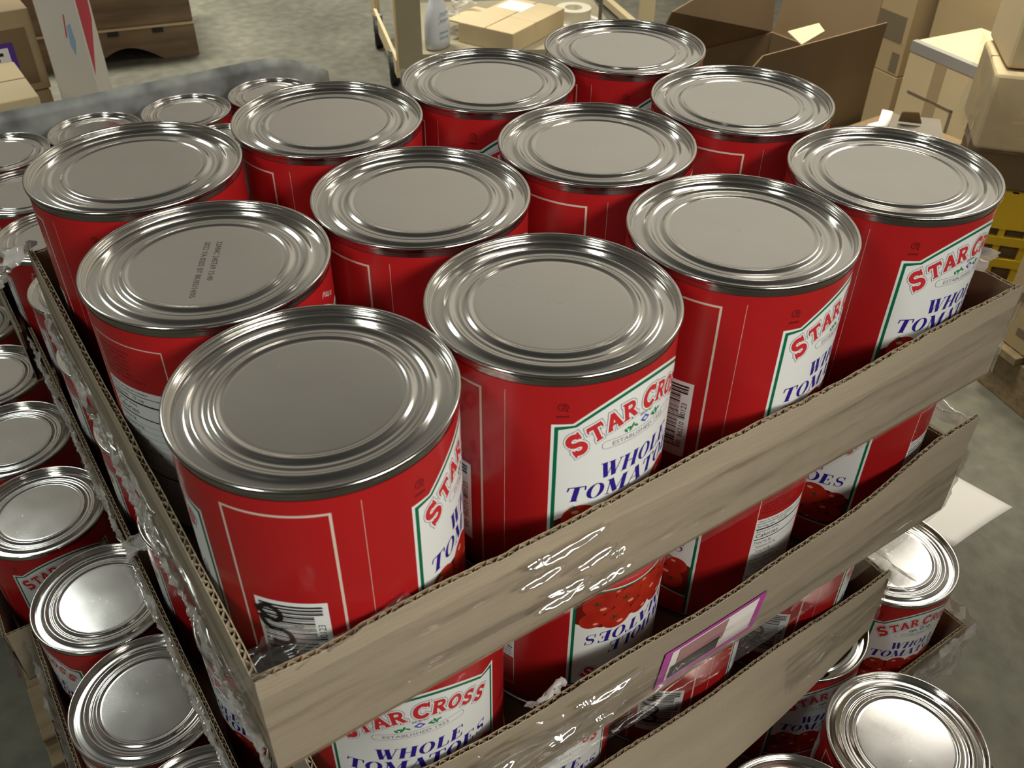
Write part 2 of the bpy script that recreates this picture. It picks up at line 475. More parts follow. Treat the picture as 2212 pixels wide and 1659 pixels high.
def panel(A, x0, seed):
    rnd = random.Random(seed)
    W_ = 92.5 * MM
    sc = W_ / 124.0
    def out(inset, bot):
        i = inset
        pts = [(x0 + i, bot), (x0 + i, -35 - i)]
        n = 20
        xs = [12.5 + i * 0.5 + (99 - i) * k / n for k in range(n + 1)]
        pts += [(x0 + x * sc, arch(x, 0, -i * 1.05)) for x in xs]
        pts += [(x0 + W_ - i, -35 - i), (x0 + W_ - i, bot)]
        return pts
    A.p.append((out(0, BOT), 'white', 1))
    A.p.append((out(1.9, BOT), 'green', 2))
    A.p.append((out(4.1, BOT), 'white', 3))
    # arched brand name
    cen = [15.5, 27, 37.5, 48.5, 64.5, 76, 87, 97.5, 108]
    for ch, cx in zip('STARCROSS', cen):
        u = cx - 62
        hgt = {15.5: 18.0, 64.5: 16.0}.get(cx, 13.8)
        base = -40.0 - 0.0088 * u * u - (1.0 if cx in (15.5, 64.5) else 0)
        ang = math.atan(-2 * 0.0072 * u)
        for e_, ink_, ly in ((0.115, 'grey', 4), (0.085, 'white', 5), (0.0, 'logo', 6)):
            g = slab_glyph(ch, e_ * 13.8 / hgt)
            wx = {15.5: 15.0, 64.5: 14.5}.get(cx, 12.2)
            def f(v, cx=cx, hgt=hgt, base=base, ang=ang):
                lx = (v[0] - 0.44) * wx; ly_ = v[1] * hgt
                lx -= 0 if u < 0 else 0
                return (x0 + (cx + lx * math.cos(ang) - (ly_ - hgt / 2) * math.sin(ang) * 0.8) * sc, base + hgt / 2 + lx * math.sin(ang) + (ly_ - hgt / 2) * math.cos(ang))
            A.add(g, ink_, ly, f)
    A.text('BRAND', x0 + 57.2 * sc, -44.2, 3.3, 'black', 4)
    # emblem: green sprigs and a blue and red diamond
    for k, (ex, ey) in enumerate([(49, -48.6), (52, -47.8), (54.5, -49.2), (50.5, -50), (46.8, -50), (69, -48.4), (72, -47.4), (75, -48.2), (73.4, -49.6), (70.5, -50)]):
        A.disc(x0 + ex * sc, ey, 1.9, 0.9, 'ltgreen', 4, 10, (k * 1.3) % 3)
    A.p.append(([(x0 + (62 + 4 * a) * sc, -48 + 3 * b_) for a, b_ in ((1, 0), (0, 1), (-1, 0), (0, -1))], 'blue', 4))
    A.p.append(([(x0 + (62 + 2.0 * a) * sc, -48 + 1.5 * b_) for a, b_ in ((1, 0), (0, 1), (-1, 0), (0, -1))], 'white', 5))
    # pill with the founding year
    pill = arc(34, -55.8, 3.1, 3.1, 90, 270, 8) + arc(90, -55.8, 3.1, 3.1, -90, 90, 8)
    A.add(strip([(x0 + p[0] * sc, p[1]) for p in pill + [pill[0]]], 0.16), 'grey', 4)
    A.text('ESTABLISHED 1923', x0 + 37.5 * sc, -57.4, 4.3, 'grey', 4, sx_=1.25)
    def word(txt, xa, xb, y, hgt, shear=0.18, gap=0.06):
        tot = sum(didone(ch)[1] + gap for ch in txt) - gap
        k = (xb - xa) / tot
        px = xa
        for ch in txt:
            g, W2 = didone(ch)
            A.add(g, 'navy', 4, lambda v, px=px: (x0 + (px + v[0] * k + (v[1] - 0.3) * hgt * shear) * sc, y + v[1] * hgt - 0.0 * px))
            px += (W2 + gap) * k
    word('WHOLE', 31, 92, -82.2, 12.0)
    word('TOMATOES', 10.5, 112, -97.5, 12.0)
    # tomatoes
    lo = -150.0
    xa, xb = x0 + 4.1, x0 + W_ - 4.1
    A.p.append(([(xa, -113), (x0 + 20, -104), (x0 + 60, -108), (x0 + 100, -104), (xb, -112), (xb, lo), (xa, lo)], 'tomato2', 4))
    for cx, cy, r_ in [(20, -112, 11.5), (45, -111, 12), (66, -112, 10), (88, -111, 12.5), (108, -114, 9.5), (32, -128, 12), (57, -127, 12.5), (80, -129, 12), (103, -131, 13), (16, -137, 11), (44, -142, 9), (68, -142, 9), (92, -144, 8)]:
        A.disc(x0 + cx * sc, cy, r_, r_ * 0.94, 'tomato', 5 if (cx * 7) % 2 < 1 else 6, 24)
        A.disc(x0 + (cx - 3) * sc, cy + r_ * 0.45, r_ * 0.22, r_ * 0.13, 'pink', 7, 10)
        if int(cx) % 3:
            for a in range(5):
                an = a * 1.256 + cx
                A.add(strip([(x0 + (cx + 2) * sc, cy - 1), (x0 + (cx + 2) * sc + 4.4 * math.cos(an), cy - 1 + 3.6 * math.sin(an))], [0.7, 0.12]), 'leaf', 7)
    for k in range(5):
        an = 2.2 + k * 0.45
        A.add(strip([(x0 + 18 * sc, -103), (x0 + 18 * sc + 6 * math.cos(an), -103 + 3 * math.sin(an))], [0.6, 0.1]), 'leaf', 6)
    # curved line and red band below the picture
    n = 16
    def low(x, d): return lo + 9.0 - 11.0 * math.sin(PI * (x - xa) / (xb - xa)) * -0.55 - 6 + d
    for d, ink_, ly in ((0, 'green', 8), (-1.6, 'white', 9), (-3.0, 'logo', 10)):
        xs = [xa + (xb - xa) * k / n for k in range(n + 1)]
        A.p.append(([(x, low(x, d)) for x in xs] + [(xb, BOT), (xa, BOT)], ink_, ly))
def make_label(kind):
    A = Art()
    per = 360 * MM
    A.rect(0, BOT, per, TOP, 'red', 0)
    panel(A, 0.0, 1)
    panel(A, 180 * MM, 2)
    for x0 in (0, 180 * MM):      # mark above the left shoulder of each panel
        A.add(ring(x0 + 6.2, -22.5, 2.9, 2.5, 0.32, 0.3), 'darkred', 1)
        A.add(strip([(x0 + 7.6, -24.4), (x0 + 9.2, -26.0)], 0.35), 'darkred', 1)
        A.add(strip([(x0 + 5.0, -21.4), (x0 + 7.4, -21.4), (x0 + 7.4, -22.9), (x0 + 5.2, -23.6)], 0.35), 'darkred', 1)
        for k in range(6): A.rect(x0 + 2.6 + k * 1.25, -30.0, x0 + 3.5 + k * 1.25, -28.6, 'darkred', 1)
    A.text('(FULL) 20', 180 * MM + 93.5, -17.5, 4.6, 'white', 1, rot=R(-27))
    # nutrition side
    nx = 123.8 * MM; nw = 41.5 * MM
    A.rect(nx, BOT, nx + nw, -54.0, 'white', 1)
    A.add(strip([(nx, -54), (nx, -20), (nx + nw, -20), (nx + nw, -54)], 0.35), 'cream', 1)
    rnd = random.Random(4)
    y = -27.5
    for k in range(7):
        L = rnd.uniform(0.6, 0.9) * nw
        A.text('TOMATOES, TOMATO JUICE, SALT, CITRIC ACID, CALCIUM'[k % 3 * 4:][:int(L / 1.9)], nx + 2.5, y, 2.6, 'darkred', 1)
        y -= 3.4
    A.text('About 25 servings per container', nx + 2, -57.4, 2.7, 'black', 2)
    A.rect(nx + 1.5, -59.8, nx + nw - 1.5, -59.2, 'black', 2)
    A.text('Serving size   1/2 cup', nx + 2, -63.6, 3.6, 'black', 2)
    A.rect(nx + 1.5, -66.6, nx + nw - 1.5, -65.2, 'black', 2)
    A.text('Amount per serving', nx + 2, -69.6, 2.8, 'black', 2)
    A.text('Calories', nx + 2, -75.6, 6.2, 'black', 2, sx_=1.1)
    A.rect(nx + 1.5, -78.6, nx + nw - 1.5, -77.6, 'black', 2)
    y = -83
    for tx, bold in (('Total Fat 0g', 1), ('Saturated Fat 0g', 0), ('Trans Fat 0g', 0), ('Cholesterol 0mg', 1), ('Sodium 220mg', 1), ('Total Carbohydrate 4g', 1), ('Dietary Fiber 1g', 0), ('Total Sugars 3g', 0), ('Protein 1g', 1)):
        A.text(tx, nx + (2 if bold else 5), y, 3.5 if bold else 3.0, 'black', 2)
        A.rect(nx + 1.5, y - 1.5, nx + nw - 1.5, y - 1.25, 'grey', 2)
        y -= 5.2
    A.rect(nx + 1.5, y + 1, nx + nw - 1.5, y + 2.2, 'black', 2)
    for k in range(5):
        A.text('Vitamin D 0mcg  Calcium 30mg  Iron'[k:k + 26 - k], nx + 2, y - 3.2, 2.6, 'black', 2); y -= 4.4
    # bar code side
    bx = 286.5 * MM; bw = 41.8 * MM
    A.add(strip([(bx, BOT), (bx, -18.3), (bx + bw, -18.3), (bx + bw, BOT)], 0.75), 'cream', 1)
    cx0, cx1 = bx + 5.4 * MM, bx + bw - 6.4 * MM
    A.rect(cx0, -150, cx1, -83.5, 'white', 2)
    y = -86.5
    rnd = random.Random(11)
    while y > -142:
        h_ = rnd.choice((0.45, 0.6, 1.0, 1.5))
        lng = y > -93 or y < -136 or -116 < y < -112
        A.rect(cx0 + 2.2, y - h_, cx1 - (3.2 if lng else 8.2), y, 'black', 3)
        y -= h_ + rnd.choice((0.4, 0.6, 0.9))
    A.text('0  86210  10123', cx1 - 3.0, -138, 5.6, 'black', 3, rot=R(90))
    A.text('7', cx1 - 2.4, -88.5, 4.6, 'black', 3, rot=R(90))
    # overlap seam of the paper
    A.rect(bx + bw + 11.6 * MM, BOT, bx + bw + 11.6 * MM + 0.25, TOP - 6, 'cream', 1)
    # ---- to mesh, cut into narrow columns and wrapped round the can
    bm = bmesh.new()
    for pts, ink_, ly in A.p:
        vs = [bm.verts.new((x, y_, ly)) for x, y_ in pts]
        try:
            f = bm.faces.new(vs); f.material_index = INK.index(ink_)
        except ValueError: pass
    bmesh.ops.triangulate(bm, faces=[f for f in bm.faces if len(f.verts) > 4])
    for k in range(1, 120):
        bmesh.ops.bisect_plane(bm, geom=bm.verts[:] + bm.edges[:] + bm.faces[:], plane_co=(k * 3 * MM, 0, 0), plane_no=(1, 0, 0), dist=1e-5)
    cut = BOT if kind != 'short' else BOT
    for v in bm.verts:
        a = v.co.x / 76.8
        r_ = 0.07690 + 0.00007 * v.co.z
        v.co = Vector((r_ * math.cos(a), r_ * math.sin(a), v.co.y / 1000))
    for f in bm.faces:
        f.normal_update()
        c_ = f.calc_center_median()
        if f.normal.x * c_.x + f.normal.y * c_.y < 0: f.normal_flip()
        f.smooth = True
    me = bpy.data.meshes.new('paper_label')
    bm.to_mesh(me); bm.free()
    for k in INK: me.materials.append(ink[k])
    me.normals_split_custom_set_from_vertices([Vector((v.co.x, v.co.y, 0)).normalized() for v in me.vertices])
    return me
LABEL = make_label('full')

# ------------------------------------------------------------------ the can
def lid_profile():
    """r, z in mm from the axis outwards"""
    P = [(0.01, -3.3), (20, -3.3), (40, -3.3), (46.0, -3.3), (47.5, -3.3)]
    def bead(r0, r1, h, zb0, zb1, n=9):
        out = []
        for i in range(n + 1):
            t_ = i / n
            out.append((r0 + (r1 - r0) * t_, zb0 + (zb1 - zb0) * t_ + h * math.sin(PI * t_) ** 2))
        return out
    P += bead(48.0, 55.0, 1.15, -3.35, -4.0, 12)
    P += bead(55.4, 58.6, 0.25, -4.05, -4.1, 6)
    P += bead(59.0, 67.6, 1.55, -4.1, -4.5, 14)
    P += [(68.2, -4.6), (70.5, -4.6), (73.0, -4.7), (74.2, -4.9), (74.9, -4.6), (75.2, -3.6), (75.5, -1.4), (75.75, -0.5), (76.2, -0.12), (76.9, 0.0), (77.6, -0.1), (78.2, -0.45), (78.5, -1.1), (78.5, -2.2), (78.45, -3.0), (78.2, -3.5), (77.4, -3.8), (76.75, -4.2)]
    return [(r_ / 1000, (z - (1.3 if r_ < 74.95 else 0)) / 1000) for r_, z in P]
m_ = MB(); m_.lathe(lid_profile(), 160)
LID = m_.mesh('lid', steel_lid, True)
prof = [(76.6, -4.0), (76.6, -176.0), (77.2, -174.6), (78.4, -174.8), (78.5, -177.4), (77.6, -178.0), (75.5, -177.6), (75.0, -174.5), (40, -174.5), (0.01, -174.5)]
m_ = MB(); m_.lathe([(r_ / 1000, z / 1000) for r_, z in prof], 96)
BODY = m_.mesh('steel_body', steel_body, True)
BODY.set_sharp_from_angle(angle=R(40))
LID.set_sharp_from_angle(angle=R(60))

def scuff_mesh(seed, n=5, big=False):
    """faint light rub marks lying on the flat of a lid"""
    rnd = random.Random(seed)
    m = MB()
    for k in range(n):
        a = rnd.uniform(0, 2 * PI); r_ = rnd.uniform(0, 0.036)
        x, y = r_ * math.cos(a), r_ * math.sin(a)
        L = rnd.uniform(0.001, 0.006); d = rnd.uniform(-0.5, 0.9)
        for q in strip([(x, y), (x + L * 0.5 * math.cos(d), y + L * 0.5 * math.sin(d)), (x + L * math.cos(d + 0.3), y + L * math.sin(d + 0.3))], [0.00005, rnd.uniform(0.0001, 0.0003), 0.00005]):
            m.poly([(p.x, p.y, -0.00455) for p in q])
    return m.mesh('rub_marks', scuff, fix=False)
scuff = mat('rubbed_tinplate', (0.74, 0.72, 0.68), 0.30, 1.0)
def scribble_mesh():
    """thick black marker strokes over the bar code"""
    bx = 286.5 * MM + 5.4 * MM
    s_ = []
    s_ += [[(bx + 1, -90 - 0), (bx + 1.5, -95), (bx + 4, -88.5), (bx + 9, -88.0), (bx + 13, -91), (bx + 14.5, -96), (bx + 12, -100), (bx + 7, -99), (bx + 3, -95), (bx + 1.2, -91)]]
    s_ += [[(bx + 2, -97), (bx + 3, -104), (bx + 8, -108), (bx + 14, -107), (bx + 18, -111), (bx + 18, -117), (bx + 13, -120), (bx + 7, -117.5)]]
    s_ += [[(bx + 4, -125), (bx + 9, -122), (bx + 16, -124), (bx + 19, -129), (bx + 15, -134), (bx + 7, -133), (bx + 4, -129)]]
    m = MB()
    for st in s_:
        # smooth the stroke
        P = [Vector(p) for p in st]
        for _ in range(2):
            Q = [P[0]]
            for i in range(len(P) - 1):
                Q += [P[i] * 0.75 + P[i + 1] * 0.25, P[i] * 0.25 + P[i + 1] * 0.75]
            P = Q + [P[-1]]
        for q in strip([tuple(p) for p in P], 1.5):
            m.poly([((0.07775) * math.cos(p.x / 76.8), 0.07775 * math.sin(p.x / 76.8), p.y / 1000) for p in q])
    return m.mesh('marker_writing', ink['black'], fix=False)
SCRIB = scribble_mesh()
def datecode_mesh():
    m = MB()
    for k, line in enumerate(('22ANC 24ST69 15:40', '2022 YA 0202 BY 8K/05/14/05')):
        for q in font_polys(line, 5.4):
            m.poly([((p.x - 28) / 1000, p.y / 1000 - 0.0078 * k + 0.002, -0.00452) for p in q])
    return m.mesh('date_code', mat('date_ink', (0.06, 0.055, 0.05), 0.6), fix=False)
DATE = datecode_mesh()

def can(x, y, z, rho, label, group, flip=False, scrib=False, date=False, scuffs=0, tilt=(0, 0), lid=True):
    """x, y: axis; z: height of the top rim; rho: degrees where a main panel starts"""
    if flip:
        o = empty('tomato_can', (x, y, z - 0.178), (PI + tilt[0], tilt[1], 0), label, 'can', group)
    else:
        o = empty('tomato_can', (x, y, z), (tilt[0], tilt[1], 0), label, 'can', group)
    link(BODY, 'steel_body', o)
    l = link(LID, 'lid', o)
    if flip:      # the end that shows is the other one: same pressed end
        l2 = link(LID, 'lid', o); l2.location = (0, 0, -0.178); l2.rotation_euler = (PI, 0, 0)
    p = link(LABEL, 'paper_label', o)
    p.rotation_euler = (0, 0, R(rho))
    if scrib:
        q = link(SCRIB, 'marker_writing', p); q['label'] = 'thick black marker writing over the bar code'
    if date:
        q = link(DATE, 'date_code', l); q.rotation_euler = (0, 0, R(date)); q['label'] = 'date code printed in dark ink on the lid'
    if scuffs:
        q = link(scuff_mesh(scuffs), 'rub_marks', l); q.rotation_euler = (0, 0, scuffs); q['kind'] = 'stuff'
    return o

G1 = 'large red tomato cans in the top tray'
TOPCANS = [
 (-0.0002, -0.0020, -78.8, 'nearest large red tomato can of the top tray, bar code with black marker facing front', dict(scrib=True, scuffs=1)),
 (0.1566, -0.0026, -126.0, 'red tomato can in the front row with the widest white STAR CROSS panel, top tray', dict(scuffs=2)),
 (0.3156, -0.0017, -110.7, 'third red tomato can along the front wall of the top tray, counted from the nearest', dict(scuffs=3)),
 (0.4745, -0.0017, -131.2, 'red tomato can in the right front corner of the top tray', dict(scuffs=4)),
 (-0.0013, 0.1561, 62.0, 'red tomato can with a dark printed date code on its lid, top tray', dict(date=-118, scuffs=5)),
 (0.1572, 0.1588, -116.0, 'red tomato can in the top tray, right of the one with the date code', dict()),
 (0.3170, 0.1591, -101.5, 'red tomato can third from the left wall in the middle row, top tray', dict(scuffs=7)),
 (0.4775, 0.1608, -100.2, 'bright lidded red tomato can at the right end of the middle row, top tray', dict(scuffs=8)),
 (0.0017, 0.3175, -136.0, 'red tomato can in the far left corner of the top tray', dict(scuffs=9)),
 (0.1603, 0.3190, -119.0, 'red tomato can second from the left in the back row of the top tray', dict()),
 (0.3185, 0.3191, -137.5, 'red tomato can third from the left in the back row of the top tray', dict()),
 (0.4772, 0.3195, -132.0, 'red tomato can in the far right corner of the top tray', dict(scuffs=12)),
]
for x, y, rho, lab, kw in TOPCANS:
    can(x, y, 0, rho, lab, G1, **kw)
# second layer
Z2, Z3, Z4, Z5 = -0.181, -0.362, -0.543, -0.724
G2 = 'tomato cans in the second tray down'
can(0.0285, -0.0030, Z2, -152.0, 'tomato can under the near corner of the top tray, full STAR CROSS panel showing', G2)
can(0.1860, 0.0060, Z2, 32.3, 'tomato can standing upside down in the second tray, so its label reads inverted', G2, flip=True)
can(0.3435, 0.0060, Z2, -232.0, 'tomato can showing white nutrition facts, right of the upside down can', G2)
can(0.5005, 0.0010, Z2, -216.0, 'tomato can at the right end of the second tray, with ES showing', G2)
for x, y in [(0.029 + 0.1572 * i, 0.166 + 0.1575 * j) for i in range(4) for j in range(2)]:
    can(x, y, Z2, -100, 'tomato can of the second tray, hidden under the top tray', G2)
# third layer: left flank, front and back
G3 = 'tomato cans in the third layer'
can(0.0020, 0.0080, Z3, -150, 'tomato can whose rim shows at the bottom edge beside the near tray corner', G3)
can(0.0000, 0.1665, Z3, -222, 'tomato can with letters RO and OLE showing just left of the near tray corner', G3)
can(-0.0020, 0.3205, Z3, -256, 'tomato can on the left flank, second rim up from the near tray corner', G3)
can(-0.0010, 0.4810, Z3, -254, 'tomato can on the left flank, third rim up from the near tray corner', G3)
can(-0.0020, 0.6390, Z3, -250, 'tomato can on the left flank, fourth rim up from the near tray corner', G3)
can(0.0000, 0.8000, Z3, -252, 'tomato can whose rim peeks out under the far end of the top left wall', G3)
can(-0.0100, 0.9620, Z3, -252, 'tomato can with red OSS showing at the left edge of the photo', G3)
can(-0.0160, 1.1250, Z3, -100, 'tomato can cut by the left edge, second lid down from the galvanised rail', G3)
can(-0.0180, 1.2900, Z3, -110, 'tomato can cut by the left edge, its lid against the galvanised rail', G3)
can(0.1380, 1.2920, Z3, -110, 'tomato can by the galvanised rail, second lid from the left edge of the photo', G3)
can(0.2970, 1.2920, Z3, -110, 'tomato can by the galvanised rail, third lid from the left edge of the photo', G3)
can(0.4560, 1.2850, Z3, -110, 'tomato can at the right end of the row by the galvanised rail', G3)
can(0.1430, 1.1270, Z3, -110, 'tomato can whose lid is a grey sliver behind the far left top can', G3)
can(0.3010, 1.1270, Z3, -110, 'tomato can behind the back row of the top tray, almost wholly hidden', G3)
can(0.1560, 0.0120, Z3, -157.0, 'tomato can at the bottom edge, only a red side with one thin pale line showing', G3)
can(0.3140, 0.0100, Z3, -75.5, 'tomato can with a marked bar code between two pale lines, below the pink sticker', G3, scrib=True)
can(0.4725, 0.0080, Z3, -86.5, 'tomato can with a marked bar code at the right end of the third tray', G3, scrib=True)
# fourth layer
G4 = 'tomato cans in the fourth layer'
can(-0.1240, 0.1240, Z4, -150, 'tomato can whose lid is cut by the bottom edge at the lower left', G4, scuffs=20)
can(-0.1270, 0.2820, Z4, -200, 'tomato can at lower left, large grey scratched lid just above the bottom edge', G4, scuffs=21)
can(-0.1290, 0.4400, Z4, -222, 'tomato can at lower left with the brightest, whitish lid', G4, scuffs=22)
can(-0.1580, 0.6190, Z4, -134, 'tomato can on the left side, lid just above the whitish one', G4, scuffs=23)
can(-0.1600, 0.7800, Z4, -150, 'tomato can on the left side, second lid above the whitish one', G4, scuffs=24)
can(-0.1600, 0.9420, Z4, -150, 'tomato can on the left side, third lid above the whitish one', G4, scuffs=25)
can(-0.1600, 1.1030, Z4, -150, 'tomato can on the left edge, fourth lid above the whitish one, mostly hidden', G4)
can(-0.1600, 1.2620, Z4, -150, 'tomato can of the fourth layer at the far left, hidden by the lids above it', G4)
can(0.4830, -0.1840, Z4, -140, 'tomato can in the lower right corner with a big clear lid', G4, scuffs=30)
can(0.3250, -0.1900, Z4, -140, 'tomato can at the bottom edge, left of the big lid in the lower right corner', G4)
can(0.5010, -0.0220, Z4, -146, 'tomato can half hidden under the right end of the third tray, rim past the cardboard', G4)
can(0.6680, -0.0170, Z4, -150, 'tomato can on the right with a bright lid beside the white sheet', G4, scuffs=32)
for x, y in ((0.342, 0.000), (0.184, 0.000), (0.0270, 0.000), (0.165, -0.192), (0.032, 0.160), (0.030, 0.320)):
    can(x, y, Z4, -140, 'tomato can of the fourth layer in the dark under the third tray', G4)
G5 = 'tomato cans in the lowest layer'
for x, y in ((-0.127, 0.130), (-0.127, 0.290), (-0.127, 0.450), (-0.16, 0.63), (-0.16, 0.95), (-0.16, 1.26), (0.150, -0.19), (0.325, -0.19), (0.483, -0.184), (0.668, -0.017), (0.50, -0.02), (0.14, 1.29), (0.456, 1.28)):
    can(x, y, Z5, -140, 'tomato can of the lowest layer, hidden under the lids above', G5)

# ------------------------------------------------------------------ corrugated trays
def wall_part(m, p0, p1, zb, hfun, nout, rnd, lean=0.0, bow=None, cut0=0, cut1=0):
    """corrugated wall from p0 to p1 (outer face), outer liner, flutes, inner liner. materials 0 card, 1 edge, 2 inside"""
    p0 = Vector(p0); p1 = Vector(p1); L = (p1 - p0).length; d = (p1 - p0) / L; nv = Vector(nout)
    N = max(8, int(L / 0.006))
    def P(s, h, off):
        b_ = bow(s / L, h) if bow else 0.0
        q = p0 + d * s
        o_ = off + b_ + lean * h / 0.09
        return (q.x + nv.x * o_, q.y + nv.y * o_, zb + h)
    tops = [hfun(s_ / N) + rnd.uniform(-0.0006, 0.0006) + 0.0012 * noise.noise(Vector((s_ * 0.35, zb * 50, 1))) for s_ in range(N + 1)]
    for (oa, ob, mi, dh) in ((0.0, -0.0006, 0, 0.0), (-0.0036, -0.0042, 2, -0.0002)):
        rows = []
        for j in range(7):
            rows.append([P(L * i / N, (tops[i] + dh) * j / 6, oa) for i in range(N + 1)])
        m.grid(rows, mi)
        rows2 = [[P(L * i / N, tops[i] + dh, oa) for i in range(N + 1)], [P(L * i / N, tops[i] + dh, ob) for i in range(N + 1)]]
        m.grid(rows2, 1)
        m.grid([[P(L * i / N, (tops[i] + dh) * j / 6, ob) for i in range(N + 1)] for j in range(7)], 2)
    # flutes
    M2 = int(L / 0.0009)
    top = []
    for i in range(M2 + 1):
        s_ = L * i / M2
        off = -0.0021 + 0.00145 * math.sin(2 * PI * s_ / 0.0074)
        fi = min(N, int(i / M2 * N))
        top.append((s_, off, tops[fi] - 0.0003 + rnd.uniform(-0.0012, 0.0008)))
    for th in (-0.00022, 0.00022):
        m.grid([[P(a, h - 0.03, o_ + th) for a, o_, h in top], [P(a, h, o_ + th) for a, o_, h in top]], 1)
    m.grid([[P(a, h, o_ - 0.00022) for a, o_, h in top], [P(a, h, o_ + 0.00022) for a, o_, h in top]], 1)
CM = [card, card_edge, card_in]
def tray(x0, x1, y0, y1, zb, h, label, hf=None, hl=None, hr=None, sides='FLRB', lean=(0, 0, 0, 0), bow=None, seed=1):
    rnd = random.Random(seed)
    o = empty('cardboard_tray', (x0, y0, zb), (0, 0, 0), label, 'tray', 'corrugated cardboard trays')
    def part(name, *a, **k):
        m = MB(); wall_part(m, *a, **k)
        ob = m.build(name, CM, None, fix=False)
        ob.parent = o; ob.matrix_parent_inverse = Matrix.Translation((-x0, -y0, -zb))
        return ob
    dh = lambda s: h
    if 'F' in sides: part('front_wall', (x0, y0, 0), (x1, y0, 0), zb, hf or dh, (0, -1, 0), rnd, lean[0], bow)
    if 'L' in sides: part('side_wall', (x0, y1, 0), (x0, y0, 0), zb, hl or dh, (-1, 0, 0), rnd, lean[1])
    if 'R' in sides: part('side_wall', (x1, y0, 0), (x1, y1, 0), zb, hr or dh, (1, 0, 0), rnd, lean[2])
    if 'B' in sides: part('back_wall', (x1, y1, 0), (x0, y1, 0), zb, dh, (0, 1, 0), rnd, lean[3])
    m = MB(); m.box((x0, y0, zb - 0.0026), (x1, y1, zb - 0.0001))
    f = m.build('floor_panel', [card_in]); f.parent = o; f.matrix_parent_inverse = Matrix.Translation((-x0, -y0, -zb))  # darker board paints in the shade at the tray bottom
    return o
def h1(s):      # front wall of the top tray: nearly level, a little torn at the near end
    return 0.0835 + 0.005 * s - 0.004 * math.exp(-((s - 0.06) / 0.05) ** 2) + 0.0015 * math.sin(s * 17)
tray(-0.0835, 0.5640, -0.0862, 0.4060, -0.1785, 0.085, 'top corrugated cardboard tray holding twelve large red cans',
     hf=h1, hl=lambda s: 0.088 - 0.012 * max(0, (s - 0.86) / 0.14) ** 2 - 0.005 * math.exp(-((s - 0.62) / 0.03) ** 2) + 0.0025 * math.sin(s * 13),
     bow=lambda s, h: 0.004 * math.sin(PI * s) * (h / 0.09), seed=3)
tray(-0.0560, 0.5850, -0.0840, 0.4030, -0.1785 + Z2, 0.080, 'second corrugated tray down, with the pink bordered sticker on its front',
     hf=lambda s: 0.090 + 0.010 * min(1, s / 0.4) + 0.024 * max(0, (s - 0.66) / 0.34) ** 1.3 + 0.003 * math.sin(s * 23), bow=lambda s, h: 0.010 * math.sin(PI * min(1, s * 1.1)) * (h / 0.09) + 0.002, seed=5)
tray(-0.0860, 0.5580, -0.0760, 0.3990, -0.1785 + Z3, 0.088, 'third corrugated tray down, below the one with the pink sticker',
     hf=lambda s: 0.090 + 0.006 * s + 0.002 * math.sin(s * 19), hl=lambda s: 0.088 + 0.003 * math.sin(s * 11), lean=(0, 0.003, 0, 0), bow=lambda s, h: 0.034 * math.sin(PI * min(1, 0.10 + s * 0.9)) * max(0, 1 - h / 0.10), seed=7)
tray(-0.0830, 0.5580, 0.4000, 0.8840, -0.1785 + Z3, 0.088, 'corrugated tray behind the third one, wrapped in film along the left flank',
     hl=lambda s: 0.090 + 0.003 * math.sin(s * 9), sides='FLR', lean=(0, 0.004, 0, 0), seed=9)
tray(-0.1000, 0.5580, 0.8860, 1.3760, -0.1785 + Z3, 0.085, 'corrugated tray at the back, beside the galvanised rail', sides='LRB', seed=10)
tray(-0.2110, 0.2720, 0.0450, 0.5230, -0.1785 + Z4, 0.088, 'low corrugated tray at the lower left under film', sides='L', lean=(0, 0.006, 0, 0), seed=11)
tray(-0.2430, 0.2400, 0.5280, 1.3450, -0.1785 + Z4, 0.088, 'low corrugated tray at the left edge of the load', sides='FL', lean=(0, 0.004, 0, 0), seed=12)
tray(0.0660, 0.5670, -0.2740, 0.0610, -0.1785 + Z4, 0.070, 'low corrugated tray under the big lid in the lower right corner', sides='FR', seed=13)
tray(0.5840, 0.7520, -0.1020, 0.1400, -0.1785 + Z4, 0.070, 'small piece of corrugated tray round the can beside the white sheet', sides='FR', seed=14)
for a in ((-0.245, 0.27, 0.045, 1.345, 15), (0.066, 0.752, -0.276, 0.061, 16)):
    tray(a[0], a[1], a[2], a[3], -0.1785 + Z5, 0.07, 'lowest corrugated tray, hidden under the load', sides='FLR', seed=a[4])

# wooden pallets under the load
def pallet(x0, x1, y0, y1, label):
    o = empty('wooden_pallet', ((x0 + x1) / 2, (y0 + y1) / 2, FZ), (0, 0, 0), label, 'pallet')
    zt = -0.1785 + Z5 - 0.003
    L, W2 = x1 - x0, y1 - y0
    n = int(W2 / 0.14)
    for k in range(n):
        m = MB(); y = -W2 / 2 + (k + 0.5) * W2 / n
        m.box((-L / 2, y - 0.05, zt - FZ - 0.018), (L / 2, y + 0.05, zt - FZ))
        bevel(m.build('deck_board', wood, o), 0.002)
    for k in range(3):
        m = MB(); x = (-0.45, 0, 0.45)[k] * L
        m.box((x - 0.045, -W2 / 2, 0.0), (x + 0.045, W2 / 2, zt - FZ - 0.018))
        bevel(m.build('stringer', wood, o), 0.002)
pallet(-0.27, 0.80, -0.30, 0.52, 'rough wooden pallet on the concrete under the near half of the load')
pallet(-0.27, 0.62, 0.54, 1.38, 'rough wooden pallet on the concrete under the far half of the load')

